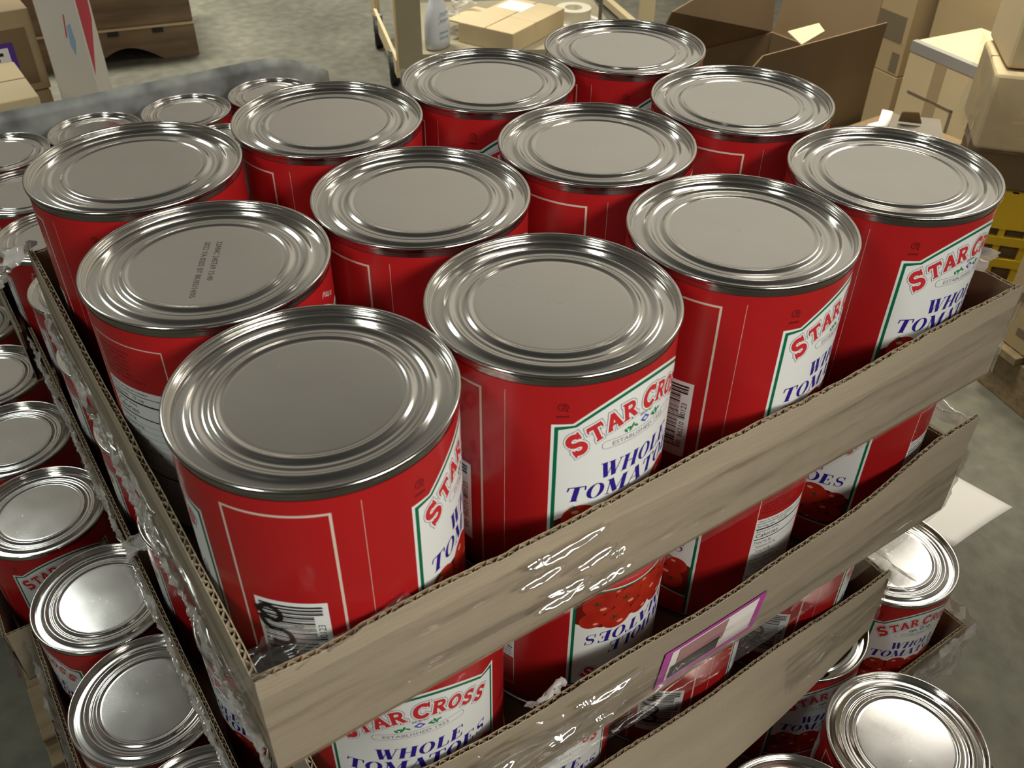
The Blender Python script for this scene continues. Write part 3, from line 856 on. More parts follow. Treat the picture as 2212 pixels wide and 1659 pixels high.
# ------------------------------------------------------------------ shrink film
class Films:
    def __init__(s): s.parts = []
    def new(s, name):
        k = MB(); s.parts.append((name, k)); return k
def ribbon(m, path, zf, off, amp, mi, seed, nz=16, step=0.004, freq=(18, 60), skew=0.0):
    """crumpled sheet that follows a path (x, y, nx, ny) from z0(s) to z1(s)"""
    if isinstance(m, Films): m = m.new('film_sheet')
    pts = []
    for i in range(len(path) - 1):
        a = Vector(path[i][:2]); b_ = Vector(path[i + 1][:2]); L = (b_ - a).length
        k = max(1, int(L / step))
        for j in range(k):
            t_ = j / k
            q = a.lerp(b_, t_); nn = Vector(path[i][2:]).lerp(Vector(path[i + 1][2:]), t_).normalized()
            pts.append((q, nn))
    pts.append((Vector(path[-1][:2]), Vector(path[-1][2:]).normalized()))
    rows = []
    n = len(pts) - 1
    for j in range(nz + 1):
        r_ = []
        for i, (q, nn) in enumerate(pts):
            s_ = i / n
            z0, z1 = zf(s_)
            t_ = j / nz
            z = z0 + (z1 - z0) * t_
            v = Vector((q.x * freq[0], q.y * freq[0], z * freq[1] + skew * q.x)) + Vector((seed, 0, 0))
            d = noise.fractal(v, 0.7, 2.1, 3) * amp
            d += amp * 0.35 * abs(noise.noise(Vector((q.x * 70 + q.y * 70, z * 170, seed))))
            if mi == 1: d += 0.0022 * noise.fractal(Vector((q.x * 130, q.y * 130, z * 260 + seed)), 0.6, 2.2, 3)
            zz = z + amp * 0.5 * noise.noise(Vector((q.x * 40, q.y * 40, seed + 9 + t_ * 2)))
            o_ = off + d
            r_.append((q.x + nn.x * o_, q.y + nn.y * o_, zz))
        rows.append(r_)
    m.grid(rows, mi)
def clump(m, c_, size, mi, seed, n=14, amp=0.5):
    """a twisted rag of film"""
    if isinstance(m, Films): m = m.new('film_tatter')
    cx, cy, cz = c_
    rows = []
    for j in range(n + 1):
        r_ = []
        for i in range(n + 1):
            u = (i / n - 0.5) * 2; v = (j / n - 0.5) * 2
            p = Vector((u * size[0], v * size[1], 0))
            k = noise.noise_vector(Vector((u * 1.3 + seed, v * 1.3, seed * 2.1))) * amp * size[2]
            k += noise.noise_vector(Vector((u * 3.5 + seed, v * 3.5, seed * 1.1))) * amp * size[2] * 0.45
            r_.append((cx + p.x + k.x, cy + p.y + k.y, cz + (u * 0.4 - v * 0.5) * size[2] + k.z))
        rows.append(r_)
    m.grid(rows, mi)
PLEATS1 = [((0.0777, -0.1100), (0.1367, -0.1045)), ((0.1072, -0.1330), (0.1443, -0.1265)), ((0.1388, -0.1370), (0.1511, -0.1340)), ((0.0743, -0.1060), (0.0938, -0.1045)),
           ((0.0816, -0.1530), (0.1281, -0.1495)), ((0.0905, -0.1430), (0.1259, -0.1450)), ((0.1214, -0.1580), (0.1606, -0.1545)), ((0.0700, -0.1230), (0.1050, -0.1200))]
PLEATS2 = [((0.1220, -0.2840), (0.1817, -0.2810)), ((0.1160, -0.2760), (0.1354, -0.2765)), ((0.1353, -0.3090), (0.1480, -0.3080)), ((0.0450, -0.2950), (0.0700, -0.2940)), ((0.0900, -0.3050), (0.1250, -0.3000))]
def pleat(m, a, b_, y, wd=0.0065, ht=0.0036, mi=2, seed=0.0):
    """sharp fold of tight film standing off a wall, from a=(x, z) to b=(x, z)"""
    if isinstance(m, Films): m = m.new('film_fold')
    n, k = 26, 14
    rows = []
    for j in range(k + 1):
        u = j / k * 2 - 1
        r_ = []
        for i in range(n + 1):
            t_ = i / n
            tp = math.sin(PI * min(1, t_ * 1.02)) ** 0.45 if 0 < t_ < 1 else 0.0
            w2 = wd * (0.35 + 0.65 * tp) * (1 + 0.3 * noise.noise(Vector((t_ * 5, seed, 0))))
            x = a[0] + (b_[0] - a[0]) * t_
            z = a[1] + (b_[1] - a[1]) * t_ + u * w2 / 2 + 0.0008 * noise.noise(Vector((t_ * 7, seed, 3)))
            h = ht * tp * math.cos(u * PI / 2) ** 2 * (1 + 0.25 * noise.noise(Vector((t_ * 9, u * 2, seed))))
            r_.append((x, y - h, z))
        rows.append(r_)
    m.grid(rows, mi)
FM = [film, film_milky, film_gloss]
def wrap(name, label, build):
    fs = Films(); build(fs)
    v0 = Vector(fs.parts[0][1].v[0])
    o = empty(name, v0, (0, 0, 0), label, 'plastic wrap', 'torn shrink film round the trays')
    for nm, k in fs.parts:
        k.v = [(a - v0.x, b_ - v0.y, c_ - v0.z) for a, b_, c_ in k.v]
        k.build(nm, FM, o, smooth=True, fix=False)
    return o
def w1(m):
    zb = -0.1785
    ribbon(m, [(-0.0835, -0.0862, -0.7, -0.7), (-0.06, -0.0865, 0, -1), (0.24, -0.0905, 0, -1), (0.5640, -0.0862, 0, -1), (0.5660, -0.080, 1, -0.5), (0.5650, 0.05, 1, 0)],
           lambda s: (zb + 0.002, zb + 0.068 + 0.004 * math.sin(s * 9)), 0.0022, 0.0024, 0, 3.1, 18, 0.003, (7, 55))
    ribbon(m, [(-0.0840, 0.3900, -1, 0), (-0.0840, -0.0700, -1, 0), (-0.0838, -0.0840, -1, -0.3)],
           lambda s: (zb - 0.006, zb + 0.034 + 0.008 * math.sin(s * 14) + 0.005 * math.sin(s * 41)), 0.0040, 0.0042, 1, 7.7, 22, 0.002, (22, 60))
    ribbon(m, [(-0.0845, 0.3950, -1, 0), (-0.0845, -0.0500, -1, 0), (-0.0838, -0.0860, -1, -0.4)],
           lambda s: (zb + 0.030, zb + 0.072), 0.0030, 0.0022, 0, 1.7, 10, 0.004, (8, 50))
    for k_, (a, b_) in enumerate(PLEATS1): pleat(m, a, b_, -0.0945, seed=k_ * 3.3)
    clump(m, (-0.0990, 0.4020, -0.100), (0.010, 0.020, 0.030), 1, 4.4)
    clump(m, (-0.0700, -0.0780, -0.093), (0.020, 0.014, 0.012), 0, 8.1)
    clump(m, (-0.0300, -0.0830, -0.098), (0.034, 0.006, 0.010), 0, 2.1)
    clump(m, (0.5560, 0.0000, -0.088), (0.010, 0.060, 0.016), 1, 5.5)
wrap('plastic_wrap', 'clear crinkled shrink film round the top tray, bunched milky along its left wall', w1)
def w2(m):
    zb = -0.1785 + Z2
    ribbon(m, [(0.00, -0.090, 0, -1), (0.25, -0.0985, 0, -1), (0.52, -0.094, 0, -1), (0.587, -0.086, 0.3, -1), (0.589, -0.07, 1, 0), (0.589, 0.05, 1, 0)],
           lambda s: (zb + 0.001, zb + 0.066 + 0.012 * math.sin(s * 7 + 2)), 0.0022, 0.0026, 0, 12.3, 18, 0.003, (8, 55))
    ribbon(m, [(0.03, -0.094, 0, -1), (0.16, -0.098, 0, -1)], lambda s: (zb + 0.055, zb + 0.098 - 0.03 * s), 0.006, 0.010, 0, 15.3, 10)
    for k_, (a, b_) in enumerate(PLEATS2): pleat(m, a, b_, -0.1000, seed=k_ * 5.1 + 1)
    clump(m, (0.0930, -0.0960, -0.245), (0.012, 0.004, 0.012), 1, 6.3)
    clump(m, (0.5880, -0.0300, zb + 0.098), (0.006, 0.050, 0.016), 1, 9.5)
wrap('plastic_wrap', 'clear shrink film on the front of the second tray, over the pink sticker', w2)
def w3(m):
    zb = -0.1785 + Z3
    ribbon(m, [(0.40, -0.092, 0, -1), (0.55, -0.080, 0, -1), (0.561, -0.076, 1, -0.4), (0.562, 0.04, 1, 0)],
           lambda s: (zb + 0.030, zb + 0.084), 0.0022, 0.0024, 0, 22.3, 14, 0.003, (8, 55))
    ribbon(m, [(-0.0880, 0.3850, -1, 0), (-0.0880, -0.0700, -1, 0)],
           lambda s: (zb + 0.030, zb + 0.082 + 0.008 * math.sin(s * 12)), 0.0040, 0.0042, 1, 27.7, 20, 0.002, (22, 55))
    ribbon(m, [(-0.0870, 0.8700, -1, 0), (-0.0860, 0.4050, -1, 0)],
           lambda s: (zb + 0.030, zb + 0.088 + 0.006 * math.sin(s * 12)), 0.0040, 0.0045, 1, 31.7, 20, 0.002, (22, 55))
    clump(m, (-0.085, 0.3950, zb + 0.095), (0.014, 0.024, 0.016), 1, 14.4)
    clump(m, (0.5600, -0.0500, zb + 0.090), (0.006, 0.050, 0.016), 1, 17.5)
wrap('plastic_wrap', 'milky shrink film bunched down the left flank of the third layer of trays', w3)
def w4(m):
    zb = -0.1785 + Z4
    ribbon(m, [(-0.2170, 0.5100, -1, 0), (-0.2130, 0.0600, -1, 0)], lambda s: (zb - 0.01, zb + 0.088), 0.006, 0.007, 1, 41.7, 12, 0.005)
    ribbon(m, [(-0.2480, 0.9500, -1, 0), (-0.2460, 0.5400, -1, 0)], lambda s: (zb - 0.01, zb + 0.086), 0.004, 0.006, 0, 44.7, 12, 0.006)
    ribbon(m, [(0.640, -0.106, 0, -1), (0.750, -0.106, 0, -1), (0.756, -0.09, 1, 0), (0.756, 0.02, 1, 0)], lambda s: (zb + 0.0, zb + 0.088), 0.005, 0.009, 1, 47.7, 12, 0.004)
wrap('plastic_wrap', 'ragged shrink film round the lowest visible trays', w4)

# sticker with a pink border on the second tray
pink = mat('sticker_pink', (0.50, 0.055, 0.36), 0.4)
rose = mat('sticker_rose', (0.42, 0.22, 0.22), 0.5)
def sticker():
    zb = -0.1785 + Z2
    o = empty('sticker', (0.262, -0.0965, zb + 0.04), (0, 0, 0), 'pink bordered paper sticker on the front of the second tray', 'sticker')
    def fy(x, z):
        s = (x + 0.056) / 0.641; h = z - zb
        return -0.0840 - (0.010 * math.sin(PI * min(1, s * 1.1)) * (h / 0.09) + 0.002) - 0.0012
    def sheet(name, x0, x1, z0, z1, m, off, poly=None):
        k = MB()
        if poly is None:
            n = 12
            rows = [[(x0 + (x1 - x0) * i / n, 0, z0 + (z1 - z0) * j / 4) for i in range(n + 1)] for j in range(5)]
            k.grid([[(x, fy(x, z) - off, z) for x, _, z in r_] for r_ in rows])
        else:
            for pl in poly: k.poly([(x, fy(x, z) - off, z) for x, z in pl])
        ob = k.build(name, m, None, fix=False); ob.parent = o; ob.matrix_parent_inverse = Matrix.Translation((-0.262, 0.0965, -zb - 0.04))
        return ob
    z0, z1 = zb + 0.012, zb + 0.068
    sheet('border', 0.208, 0.318, z0, z1, pink, 0)
    sheet('face', 0.216, 0.310, z0 + 0.008, z1 - 0.004, paper, 0.0003)
    sheet('rose_panel', 0.224, 0.276, z0 + 0.022, z1 - 0.006, rose, 0.0006)
    sheet('black_panel', 0.219, 0.272, z0 + 0.010, z0 + 0.028, ink['black'], 0.0008)
    pl = strip([(0.224, z0 + 0.014), (0.226, z0 + 0.022), (0.229, z0 + 0.015), (0.232, z0 + 0.022), (0.236, z0 + 0.018)], 0.0006)
    sheet('white_writing', 0, 0, 0, 0, ink['white'], 0.0011, [[(p.x, p.y) for p in q] for q in pl])
sticker()

# ------------------------------------------------------------------ around the load
# galvanised rail behind the load
def rail():
    m = MB()
    xs = [-0.9 + i * 0.02 for i in range(78)]
    rows = []
    for x in xs:
        k = max(0.0, (x - 0.50) / 0.14)
        drop = 0.062 * k ** 1.6
        rows.append([(x, 1.386 + 0.03 * t_ + 0.03 * k * k + 0.0015 * noise.noise(Vector((x * 5, t_ * 3, 0))), -0.345 - 0.20 * (1 - t_) - drop * (0.3 + 0.7 * t_)) for t_ in (0, 0.25, 0.5, 0.75, 0.9, 1.0)])
    m.grid(rows)
    o = m.build('steel_rail', galv, None, smooth=True)
    sd = o.modifiers.new('s', 'SOLIDIFY'); sd.thickness = 0.004
    tag(o, 'dull galvanised steel rail running behind the far row of cans, its end bent down', 'rail')
    p = MB()
    for x in (-0.6, 0.1, 0.44): p.box((x - 0.02, 1.425, FZ), (x + 0.02, 1.44, -0.40))
    q = p.build('rail_post', galv); q.parent = o
rail()

# loose white sheet resting on the pallet edge
def sheet_paper():
    m = MB()
    c4 = [Vector((0.835, 0.095, 0)), Vector((0.974, 0.111, 0)), Vector((0.989, -0.011, 0)), Vector((0.855, -0.010, 0))]
    n = 10
    rows = []
    for j in range(n + 1):
        r_ = []
        for i in range(n + 1):
            u, v = i / n, j / n
            p = (c4[0] * (1 - u) + c4[1] * u) * (1 - v) + (c4[3] * (1 - u) + c4[2] * u) * v
            r_.append((p.x - 0.0, p.y, -0.66 + 0.004 * math.sin(u * 3) + 0.003 * v))
        rows.append(r_)
    m.grid(rows)
    o = m.build('paper_sheet', paper, None, smooth=True)
    sd = o.modifiers.new('s', 'SOLIDIFY'); sd.thickness = 0.0012
    tag(o, 'plain white sheet sticking out on the right, beyond the bright lid', 'sheet')
sheet_paper()
# low carton that carries the sheet
kraft = mat('kraft_board', (0.40, 0.30, 0.17), 0.8, noise_s=3, noise_a=0.15, bump=0.0008, bump_s=40)
kraft_dk = mat('kraft_board_brown', (0.21, 0.14, 0.07), 0.85, noise_s=3, noise_a=0.2)
kraft_lt = mat('kraft_board_pale', (0.62, 0.50, 0.30), 0.75, noise_s=3, noise_a=0.1)
kprint = mat('carton_print', (0.17, 0.13, 0.08), 0.8)
tapem = mat('packing_tape', (0.30, 0.29, 0.27), 0.25)
yellow = mat('yellow_plastic', (0.62, 0.40, 0.02), 0.45)
blue_l = mat('pale_blue_print', (0.25, 0.42, 0.55), 0.6)
rose2 = mat('crimson_board', (0.50, 0.03, 0.06), 0.6)
beige = mat('beige_paint', (0.34, 0.30, 0.20), 0.55, noise_s=5, noise_a=0.2)
purple = mat('sticker_purple', (0.09, 0.03, 0.30), 0.5)
grey_b = mat('grey_board', (0.17, 0.15, 0.12), 0.8, noise_s=6, noise_a=0.25)

def at(o, loc, yaw): o.location = loc; o.rotation_euler = (0, 0, yaw)
def carton(name, loc, yaw, w_, d, h, m, label, cat='box', extra=None, bev=0.003):
    """closed carton: body with tape and print as parts; loc = near left bottom corner, yaw of its width"""
    o = empty(name, loc, (0, 0, yaw), label, cat)
    k = MB(); k.box((0, 0, 0), (w_, d, h))
    body = bevel(k.build('carton_body', m, o), bev)
    s = MB(); s.box((0.0, d / 2 - 0.002, h - 0.0005), (w_, d / 2 + 0.002, h + 0.0006))
    s.build('lid_seam', kraft_dk, body)
    if extra: extra(body, w_, d, h)
    return o
def pr(o, name, lo, hi, m):
    k = MB(); k.box(lo, hi); return k.build(name, m, o)

# left: stack of brown cartons
def left_stack():
    def lab(o, w_, d, h):
        pr(o, 'dark_panel', (0.03, -0.003, 0.018), (w_ - 0.02, 0.0, 0.145), kraft_dk)
        pr(o, 'purple_sticker', (w_ - 0.20, -0.005, 0.050), (w_ - 0.055, -0.003, 0.118), purple)
        pr(o, 'sticker_face', (w_ - 0.195, -0.0065, 0.058), (w_ - 0.067, -0.005, 0.108), paper)
        for i in range(3): pr(o, 'black_print', (w_ - 0.14, -0.0075, 0.068 + i * 0.012), (w_ - 0.08 - 0.01 * (i % 2), -0.0065, 0.075 + i * 0.012), ink['black'])
    carton('brown_carton', (-0.405, 2.05, -0.544), 0, 0.595, 0.45, 0.185, kraft, 'brown carton with a purple framed sticker at the far left', extra=lab)
    def lab2(o, w_, d, h): pr(o, 'dark_panel', (0.03, -0.004, 0.40), (w_ - 0.03, 0.0, h - 0.02), kraft_dk)
    carton('brown_carton', (-0.415, 2.04, FZ), 0, 0.60, 0.45, 0.505, kraft, 'brown carton under the one with the purple sticker', extra=lab2)
    carton('brown_carton', (-0.24, 1.74, FZ), 0, 0.36, 0.24, 0.604, kraft_lt, 'small pale carton low at the left edge, just above the galvanised rail')
    carton('red_carton', (-0.55, 2.62, FZ), R(4), 0.80, 0.3, 0.76, rose2, 'deep red box at the top left corner behind the brown cartons')
left_stack()
def white_carton():
    o = empty('white_carton', (0.190, 1.95, FZ), (0, 0, R(-25)), 'tall narrow white box with pale blue print and a red side, beyond the rail', 'box')
    k = MB(); k.box((0, 0, 0), (0.088, 0.12, 1.15)); bevel(k.build('carton_body', mat('white_board', (0.66, 0.63, 0.56), 0.6, noise_s=5, noise_a=0.08), o))
    k = MB()
    k.poly([(0.0885, 0.004, 0.56), (0.0885, 0.095, 0.66), (0.0885, 0.118, 0.80), (0.0885, 0.118, 1.14), (0.0885, 0.002, 1.14)]); k.build('red_side', rose2, o)
    k = MB(); k.slab([(0.054, -0.0005, 0.635), (0.059, -0.0005, 0.61), (0.066, -0.0005, 0.64), (0.064, -0.0005, 0.68), (0.057, -0.0005, 0.675)], (0, -0.001, 0)); k.build('blue_print', blue_l, o)
    k = MB(); k.slab([(0.049, -0.0005, 0.65), (0.051, -0.0005, 0.65), (0.057, -0.0005, 0.70), (0.055, -0.0005, 0.70)], (0, -0.001, 0)); k.build('red_print', rose2, o)
    k = MB()
    for q in strip([(0.045, 1.0), (0.05, 0.92), (0.065, 0.84), (0.07, 0.78)], 0.0016): k.poly([(p.x, -0.0012, p.y) for p in q])
    k.build('blue_line', blue_l, o)
white_carton()
# wooden crate on the floor, box on top
def crate():
    loc = Vector((0.566, 3.632, FZ)); yaw = -0.238
    woodb = mat('crate_board', (0.25, 0.18, 0.10), 0.8, noise_s=3, noise_a=0.5, stretch=(1, 8, 8))
    o = empty('wooden_crate', loc, (0, 0, yaw), 'low brown crate with hand holes and a dark arched opening, far back left', 'crate')
    k = MB()
    w_, h = 0.70, 0.125
    x0 = -0.28
    n = 14
    bot = [(x0, 0), (0.02, 0)] + [(0.02 + 0.26 * i / n, 0.055 * math.sin(PI * i / n)) for i in range(1, n)] + [(0.28, 0), (w_ + x0, 0)]
    # front board as strips above the arch
    for i in range(len(bot) - 1):
        a, b_ = bot[i], bot[i + 1]
        k.slab([(a[0], 0, a[1]), (b_[0], 0, b_[1]), (b_[0], 0, h), (a[0], 0, h)], (0, 0.02, 0))
    k.box((x0, 0.02, 0), (x0 + 0.02, 0.5, h)); k.box((w_ + x0 - 0.02, 0.02, 0), (w_ + x0, 0.5, h)); k.box((x0, 0.48, 0), (w_ + x0, 0.5, h))
    k.build('crate_frame', woodb, o)
    k = MB()
    for x in (0.0, 0.10, 0.27): k.box((x - 0.012, -0.004, h - 0.02), (x + 0.03, 0.0, h - 0.002))
    k.build('hand_hole', black, o)
    k = MB(); k.box((x0, -0.003, h), (w_ + x0, 0.02, h + 0.008)); k.build('top_edge', kraft_lt, o)
    carton('brown_carton', loc + Matrix.Rotation(yaw, 3, 'Z') @ Vector((x0, 0.004, h + 0.009)), yaw, 0.70, 0.5, 0.42, woodb, 'large brown carton standing on the low crate with hand holes')
crate()
# trolley with post, brace, wheel, deck
def trolley():
    ZS, KS = -0.90, 1.234
    o = empty('trolley', onz(915, 115, ZS) * 1.0, (0, 0, 0), 'beige metal trolley whose shelf carries a spray bottle and a carton', 'trolley')
    o.location.z = FZ
    inv = Matrix.Translation(-o.location)
    def part(k, name, m, sm=False):
        ob = k.build(name, m, None, smooth=sm); ob.parent = o; ob.matrix_parent_inverse = inv; return ob
    A = onz(913, 118, ZS); B = onz(1330, 100, ZS)
    dx = (B - A).normalized(); dy = Vector((-dx.y, dx.x, 0))
    k = MB()
    def P(a, b_, z): q = A + dx * a * KS + dy * b_ * KS; return (q.x, q.y, z)
    k.slab([P(0.0, 0, ZS - 0.04), P(0.62, 0, ZS - 0.04), P(0.62, 0.50, ZS - 0.04), P(0.0, 0.50, ZS - 0.04)], (0, 0, 0.04))
    part(k, 'shelf', beige)
    # corner post: angle section
    k = MB()
    k.slab([P(-0.075, 0.0, FZ + 0.10), P(0.0, 0.0, FZ + 0.10), P(0.0, 0.006, FZ + 0.10), P(-0.075, 0.006, FZ + 0.10)], (0, 0, 1.5))
    part(k, 'post', beige)
    k = MB()
    k.slab([P(-0.078, -0.01, FZ + 0.10), P(-0.072, -0.01, FZ + 0.10), P(-0.072, 0.05, FZ + 0.10), P(-0.078, 0.05, FZ + 0.10)], (0, 0, 1.5))
    part(k, 'post_flange', kraft_lt)
    # lower side rail running back to the rear post
    pf = Vector(P(-0.075, 0.0, 0.0))
    d1 = ray(868, 168)
    t1 = math.hypot(pf.x - CAMLOC.x, pf.y - CAMLOC.y) / math.hypot(d1.x, d1.y)
    zr = CAMLOC.z + d1.z * t1
    a1 = Vector((pf.x, pf.y, zr)); a2 = onz(812, 52, zr)
    dd = (a2 - a1).normalized(); nn = Vector((dd.y, -dd.x, 0)) * 0.006

    zr = max(zr, FZ + 0.13)
    k = MB(); k.slab([a1 - nn, a2 - nn, a2 + nn, a1 + nn], (0, 0, 0.065)); part(k, 'side_rail', kraft_lt)
    k = MB(); k.slab([a2 + Vector((-0.004, -0.004, 0)), a2 + Vector((0.022, -0.004, 0)), a2 + Vector((0.022, 0.022, 0)), a2 + Vector((-0.004, 0.022, 0))], (0, 0, 1.3)); part(k, 'post', kraft_lt)
    for c2 in (a1 + dd * 0.12, a2 - dd * 0.08):
        c2 = Vector((c2.x, c2.y, FZ + 0.058))
        k = MB()
        rows = []
        for (r_, t_) in ((0.02, -0.018), (0.052, -0.018), (0.057, -0.012), (0.057, 0.012), (0.052, 0.018), (0.02, 0.018)):
            rows.append([c2 + dx * t_ + dy * (r_ * math.cos(2 * PI * i / 24)) + Vector((0, 0, r_ * math.sin(2 * PI * i / 24))) for i in range(24)])
        k.grid(rows, 0, True); k.poly(rows[0]); k.poly(rows[-1])
        part(k, 'wheel', black, False)
        k = MB(); k.box((c2.x - 0.015, c2.y - 0.015, FZ + 0.06), (c2.x + 0.015, c2.y + 0.015, zr)); part(k, 'wheel_fork', galv)
    k = MB(); k.slab([P(0.59, 0.47, FZ), P(0.62, 0.47, FZ), P(0.62, 0.50, FZ), P(0.59, 0.50, FZ)], (0, 0, ZS - 0.04 - FZ)); part(k, 'leg', beige)
    k = MB(); k.slab([P(0.59, 0.0, FZ), P(0.62, 0.0, FZ), P(0.62, 0.03, FZ), P(0.59, 0.03, FZ)], (0, 0, ZS - 0.04 - FZ)); part(k, 'leg', beige)
    # things on the shelf
    zt = ZS
    b_ = onz(946, 102, zt)
    s = empty('spray_bottle', b_, (0, 0, 0.3), 'white plastic spray bottle with pale blue print on the trolley shelf', 'bottle')
    s.scale = (KS, KS, KS)
    k = MB()
    rows = []
    for r_, z in ((0.001, 0.0), (0.034, 0.0), (0.040, 0.006), (0.0415, 0.03), (0.041, 0.07), (0.037, 0.10), (0.028, 0.128), (0.019, 0.150), (0.016, 0.165), (0.016, 0.178)):
        rows.append([(r_ * 1.1 * math.cos(2 * PI * i / 32), r_ * 0.75 * math.sin(2 * PI * i / 32), z) for i in range(32)])
    k.grid(rows, 0, True); k.build('bottle_body', white_pl, s, smooth=True)
    k = MB(); k.lathe([(0.019, 0.178), (0.0195, 0.20), (0.012, 0.203), (0.012, 0.225)], 20); k.build('collar', white_pl, s, smooth=True)
    k = MB(); k.box((-0.05, -0.012, 0.222), (0.03, 0.012, 0.25)); bevel(k.build('spray_head', white_pl, s), 0.004)
    k = MB(); k.slab([(-0.035, -0.005, 0.222), (-0.025, -0.005, 0.222), (-0.03, -0.005, 0.18), (-0.037, -0.005, 0.18)], (0, 0.01, 0)); k.build('trigger', white_pl, s)
    k = MB()
    for z in (0.105, 0.085, 0.05, 0.035): 
        for i in range(6): k.poly([((-0.02 + i * 0.006), -0.0316 + abs(i - 3) * 0.0004, z), ((-0.016 + i * 0.006), -0.0316, z), ((-0.016 + i * 0.006), -0.0316, z + 0.006), ((-0.02 + i * 0.006), -0.0316 + abs(i - 3) * 0.0004, z + 0.006)])
    k.build('bottle_print', blue_l, s)
    # film bag behind the bottle
    k = MB()
    c3 = onz(985, 62, zt)
    clump(k, (c3.x, c3.y, zt + 0.075), (0.05, 0.04, 0.05), 0, 61.0, 20, 0.8)
    tag(k.build('plastic_bag', [film_milky], None, smooth=True, fix=False), 'crumpled clear plastic bag between the spray bottle and the carton', 'bag')
    # carton with a white label
    p0 = onz(1108, 118, zt); p1 = onz(1232, 52, zt)
    yaw = math.atan2(p1.y - p0.y, p1.x - p0.x)
    def ex(o_, w_, d, h):
        pr(o_, 'white_sticker', (w_ * 0.62, d * 0.45, h), (w_ * 0.90, d * 0.92, h + 0.001), paper)
        pr(o_, 'tape', (w_ * 0.42, -0.001, h - 0.04), (w_ * 0.52, 0.0, h), kraft_lt)
        pr(o_, 'tape', (w_ * 0.42, 0.0, h), (w_ * 0.52, d * 0.6, h + 0.0006), kraft_lt)
        pr(o_, 'loose_flap', (0.01, d, h - 0.010), (0.20, d + 0.06, h - 0.004), kraft_lt)
    carton('brown_carton', p0, yaw, 0.37, 0.247, 0.075, kraft_lt, 'flat tan carton with a white sticker lying on the trolley shelf', extra=ex)
    # tape roll on papers
    q = onz(1238, 44, zt)
    k = MB(); k.lathe([(0.036, 0.0), (0.070, 0.0), (0.070, 0.048), (0.038, 0.048), (0.036, 0.048), (0.036, 0.0)], 40)
    o2 = k.build('tape_roll', mat('tape_cream', (0.70, 0.66, 0.52), 0.4), None, angle=R(40)); o2.location = (q.x, q.y, zt + 0.003)
    tag(o2, 'roll of cream tape lying on papers behind the tan carton', 'tape')
    k = MB(); k.slab([(-0.09, -0.06, 0), (0.10, -0.05, 0), (0.09, 0.10, 0), (-0.08, 0.09, 0)], (0, 0, 0.002))
    o3 = k.build('paper_sheet', paper); o3.location = (q.x, q.y, zt + 0.0005); tag(o3, 'white papers under the tape roll', 'paper')
trolley()
# uprights beyond the trolley
def leg(px0, px1, ybase, name, label, m, dist, cat='post'):
    a = atd(px0, ybase, dist); b_ = atd(px1, ybase, dist)
    w_ = (b_ - a).length
    o = MB(); c_ = (a + b_) / 2
    yaw = math.atan2(b_.y - a.y, b_.x - a.x)
    o.box((-w_ / 2, -w_ / 2, 0), (w_ / 2, w_ / 2, 1.3))
    ob = o.build(name, m); ob.location = (c_.x, c_.y, FZ); ob.rotation_euler = (0, 0, yaw)
    bevel(ob, 0.004)
    tag(ob, label, cat)
leg(1292, 1300, 40, 'grey_post', 'thin dark upright beside the tape roll', grey_b, 3.35)
leg(1378, 1412, 45, 'table_leg', 'pale beige table leg standing behind the far row of cans', kraft_lt, 3.75, 'table leg')
leg(1540, 1596, 28, 'navy_bin', 'dark navy upright object behind the open brown box', mat('navy', (0.012, 0.016, 0.045), 0.6), 3.9, 'bin')
def strut():
    k = MB(); a = onz(1300, 0, FZ + 0.02); b_ = onz(1348, 42, FZ + 0.02); d = (b_ - a).normalized(); n_ = Vector((-d.y, d.x, 0)) * 0.015
    k.slab([a - n_ - d, b_ - n_ + d * 0.1, b_ + n_ + d * 0.1, a + n_ - d], (0, 0, 0.03))
    tag(k.build('metal_strut', kraft_lt), 'pale metal strut slanting across the floor behind the tape roll', 'strut')
strut()
# large open brown box at the right behind the cans
def open_box():
    x0, x1, y0, y1 = 1.587, 2.067, 1.131, 1.499
    o = empty('open_box', (x0, y0, FZ), (0, 0, 0), 'large open brown box with raised flaps behind the far right can', 'box')
    L, D, H = x1 - x0, y1 - y0, 0.457
    def wall(name, pts, t_, m): k = MB(); k.slab(pts, t_, m=0); return k.build(name, m, o)
    k = MB()
    k.box((0, 0, 0.004), (L, 0.005, H)); k.box((0, D - 0.005, 0.004), (L, D, H)); k.box((0, 0.005, 0.004), (0.005, D - 0.005, H)); k.box((L - 0.005, 0.005, 0.004), (L, D - 0.005, H)); k.box((0, 0, 0.0), (L, D, 0.004))
    k.build('box_body', kraft_dk, o)
    wall('flap', [(0, 0.0, H), (L, 0.0, H), (L + 0.004, -0.004, H + 0.125), (0.03, -0.004, H + 0.125), (0.004, 0, H + 0.10)], (0, 0.004, 0), kraft_dk)
    wall('flap', [(0.0, D, H), (L, D, H), (L, D + 0.02, H + 0.225), (-0.02, D - 0.10, H + 0.165)], (0, 0.004, 0), kraft_dk)
    wall('flap', [(L, 0.03, H), (L, D - 0.002, H), (L + 0.05, D - 0.002, H + 0.19), (L + 0.05, 0.06, H + 0.19)], (0.004, 0, 0), kraft_dk)
    wall('flap', [(0, 0.03, H), (0, D - 0.002, H), (-0.04, D - 0.02, H - 0.11), (-0.04, 0.05, H - 0.11)], (-0.004, 0, 0), kraft)
    wall('inner_sheet', [(0.19, 0.02, H + 0.113), (0.30, 0.045, H + 0.12), (0.335, 0.095, H + 0.12), (0.235, 0.108, H + 0.113)], (0, 0, 0.003), kraft_lt)
open_box()
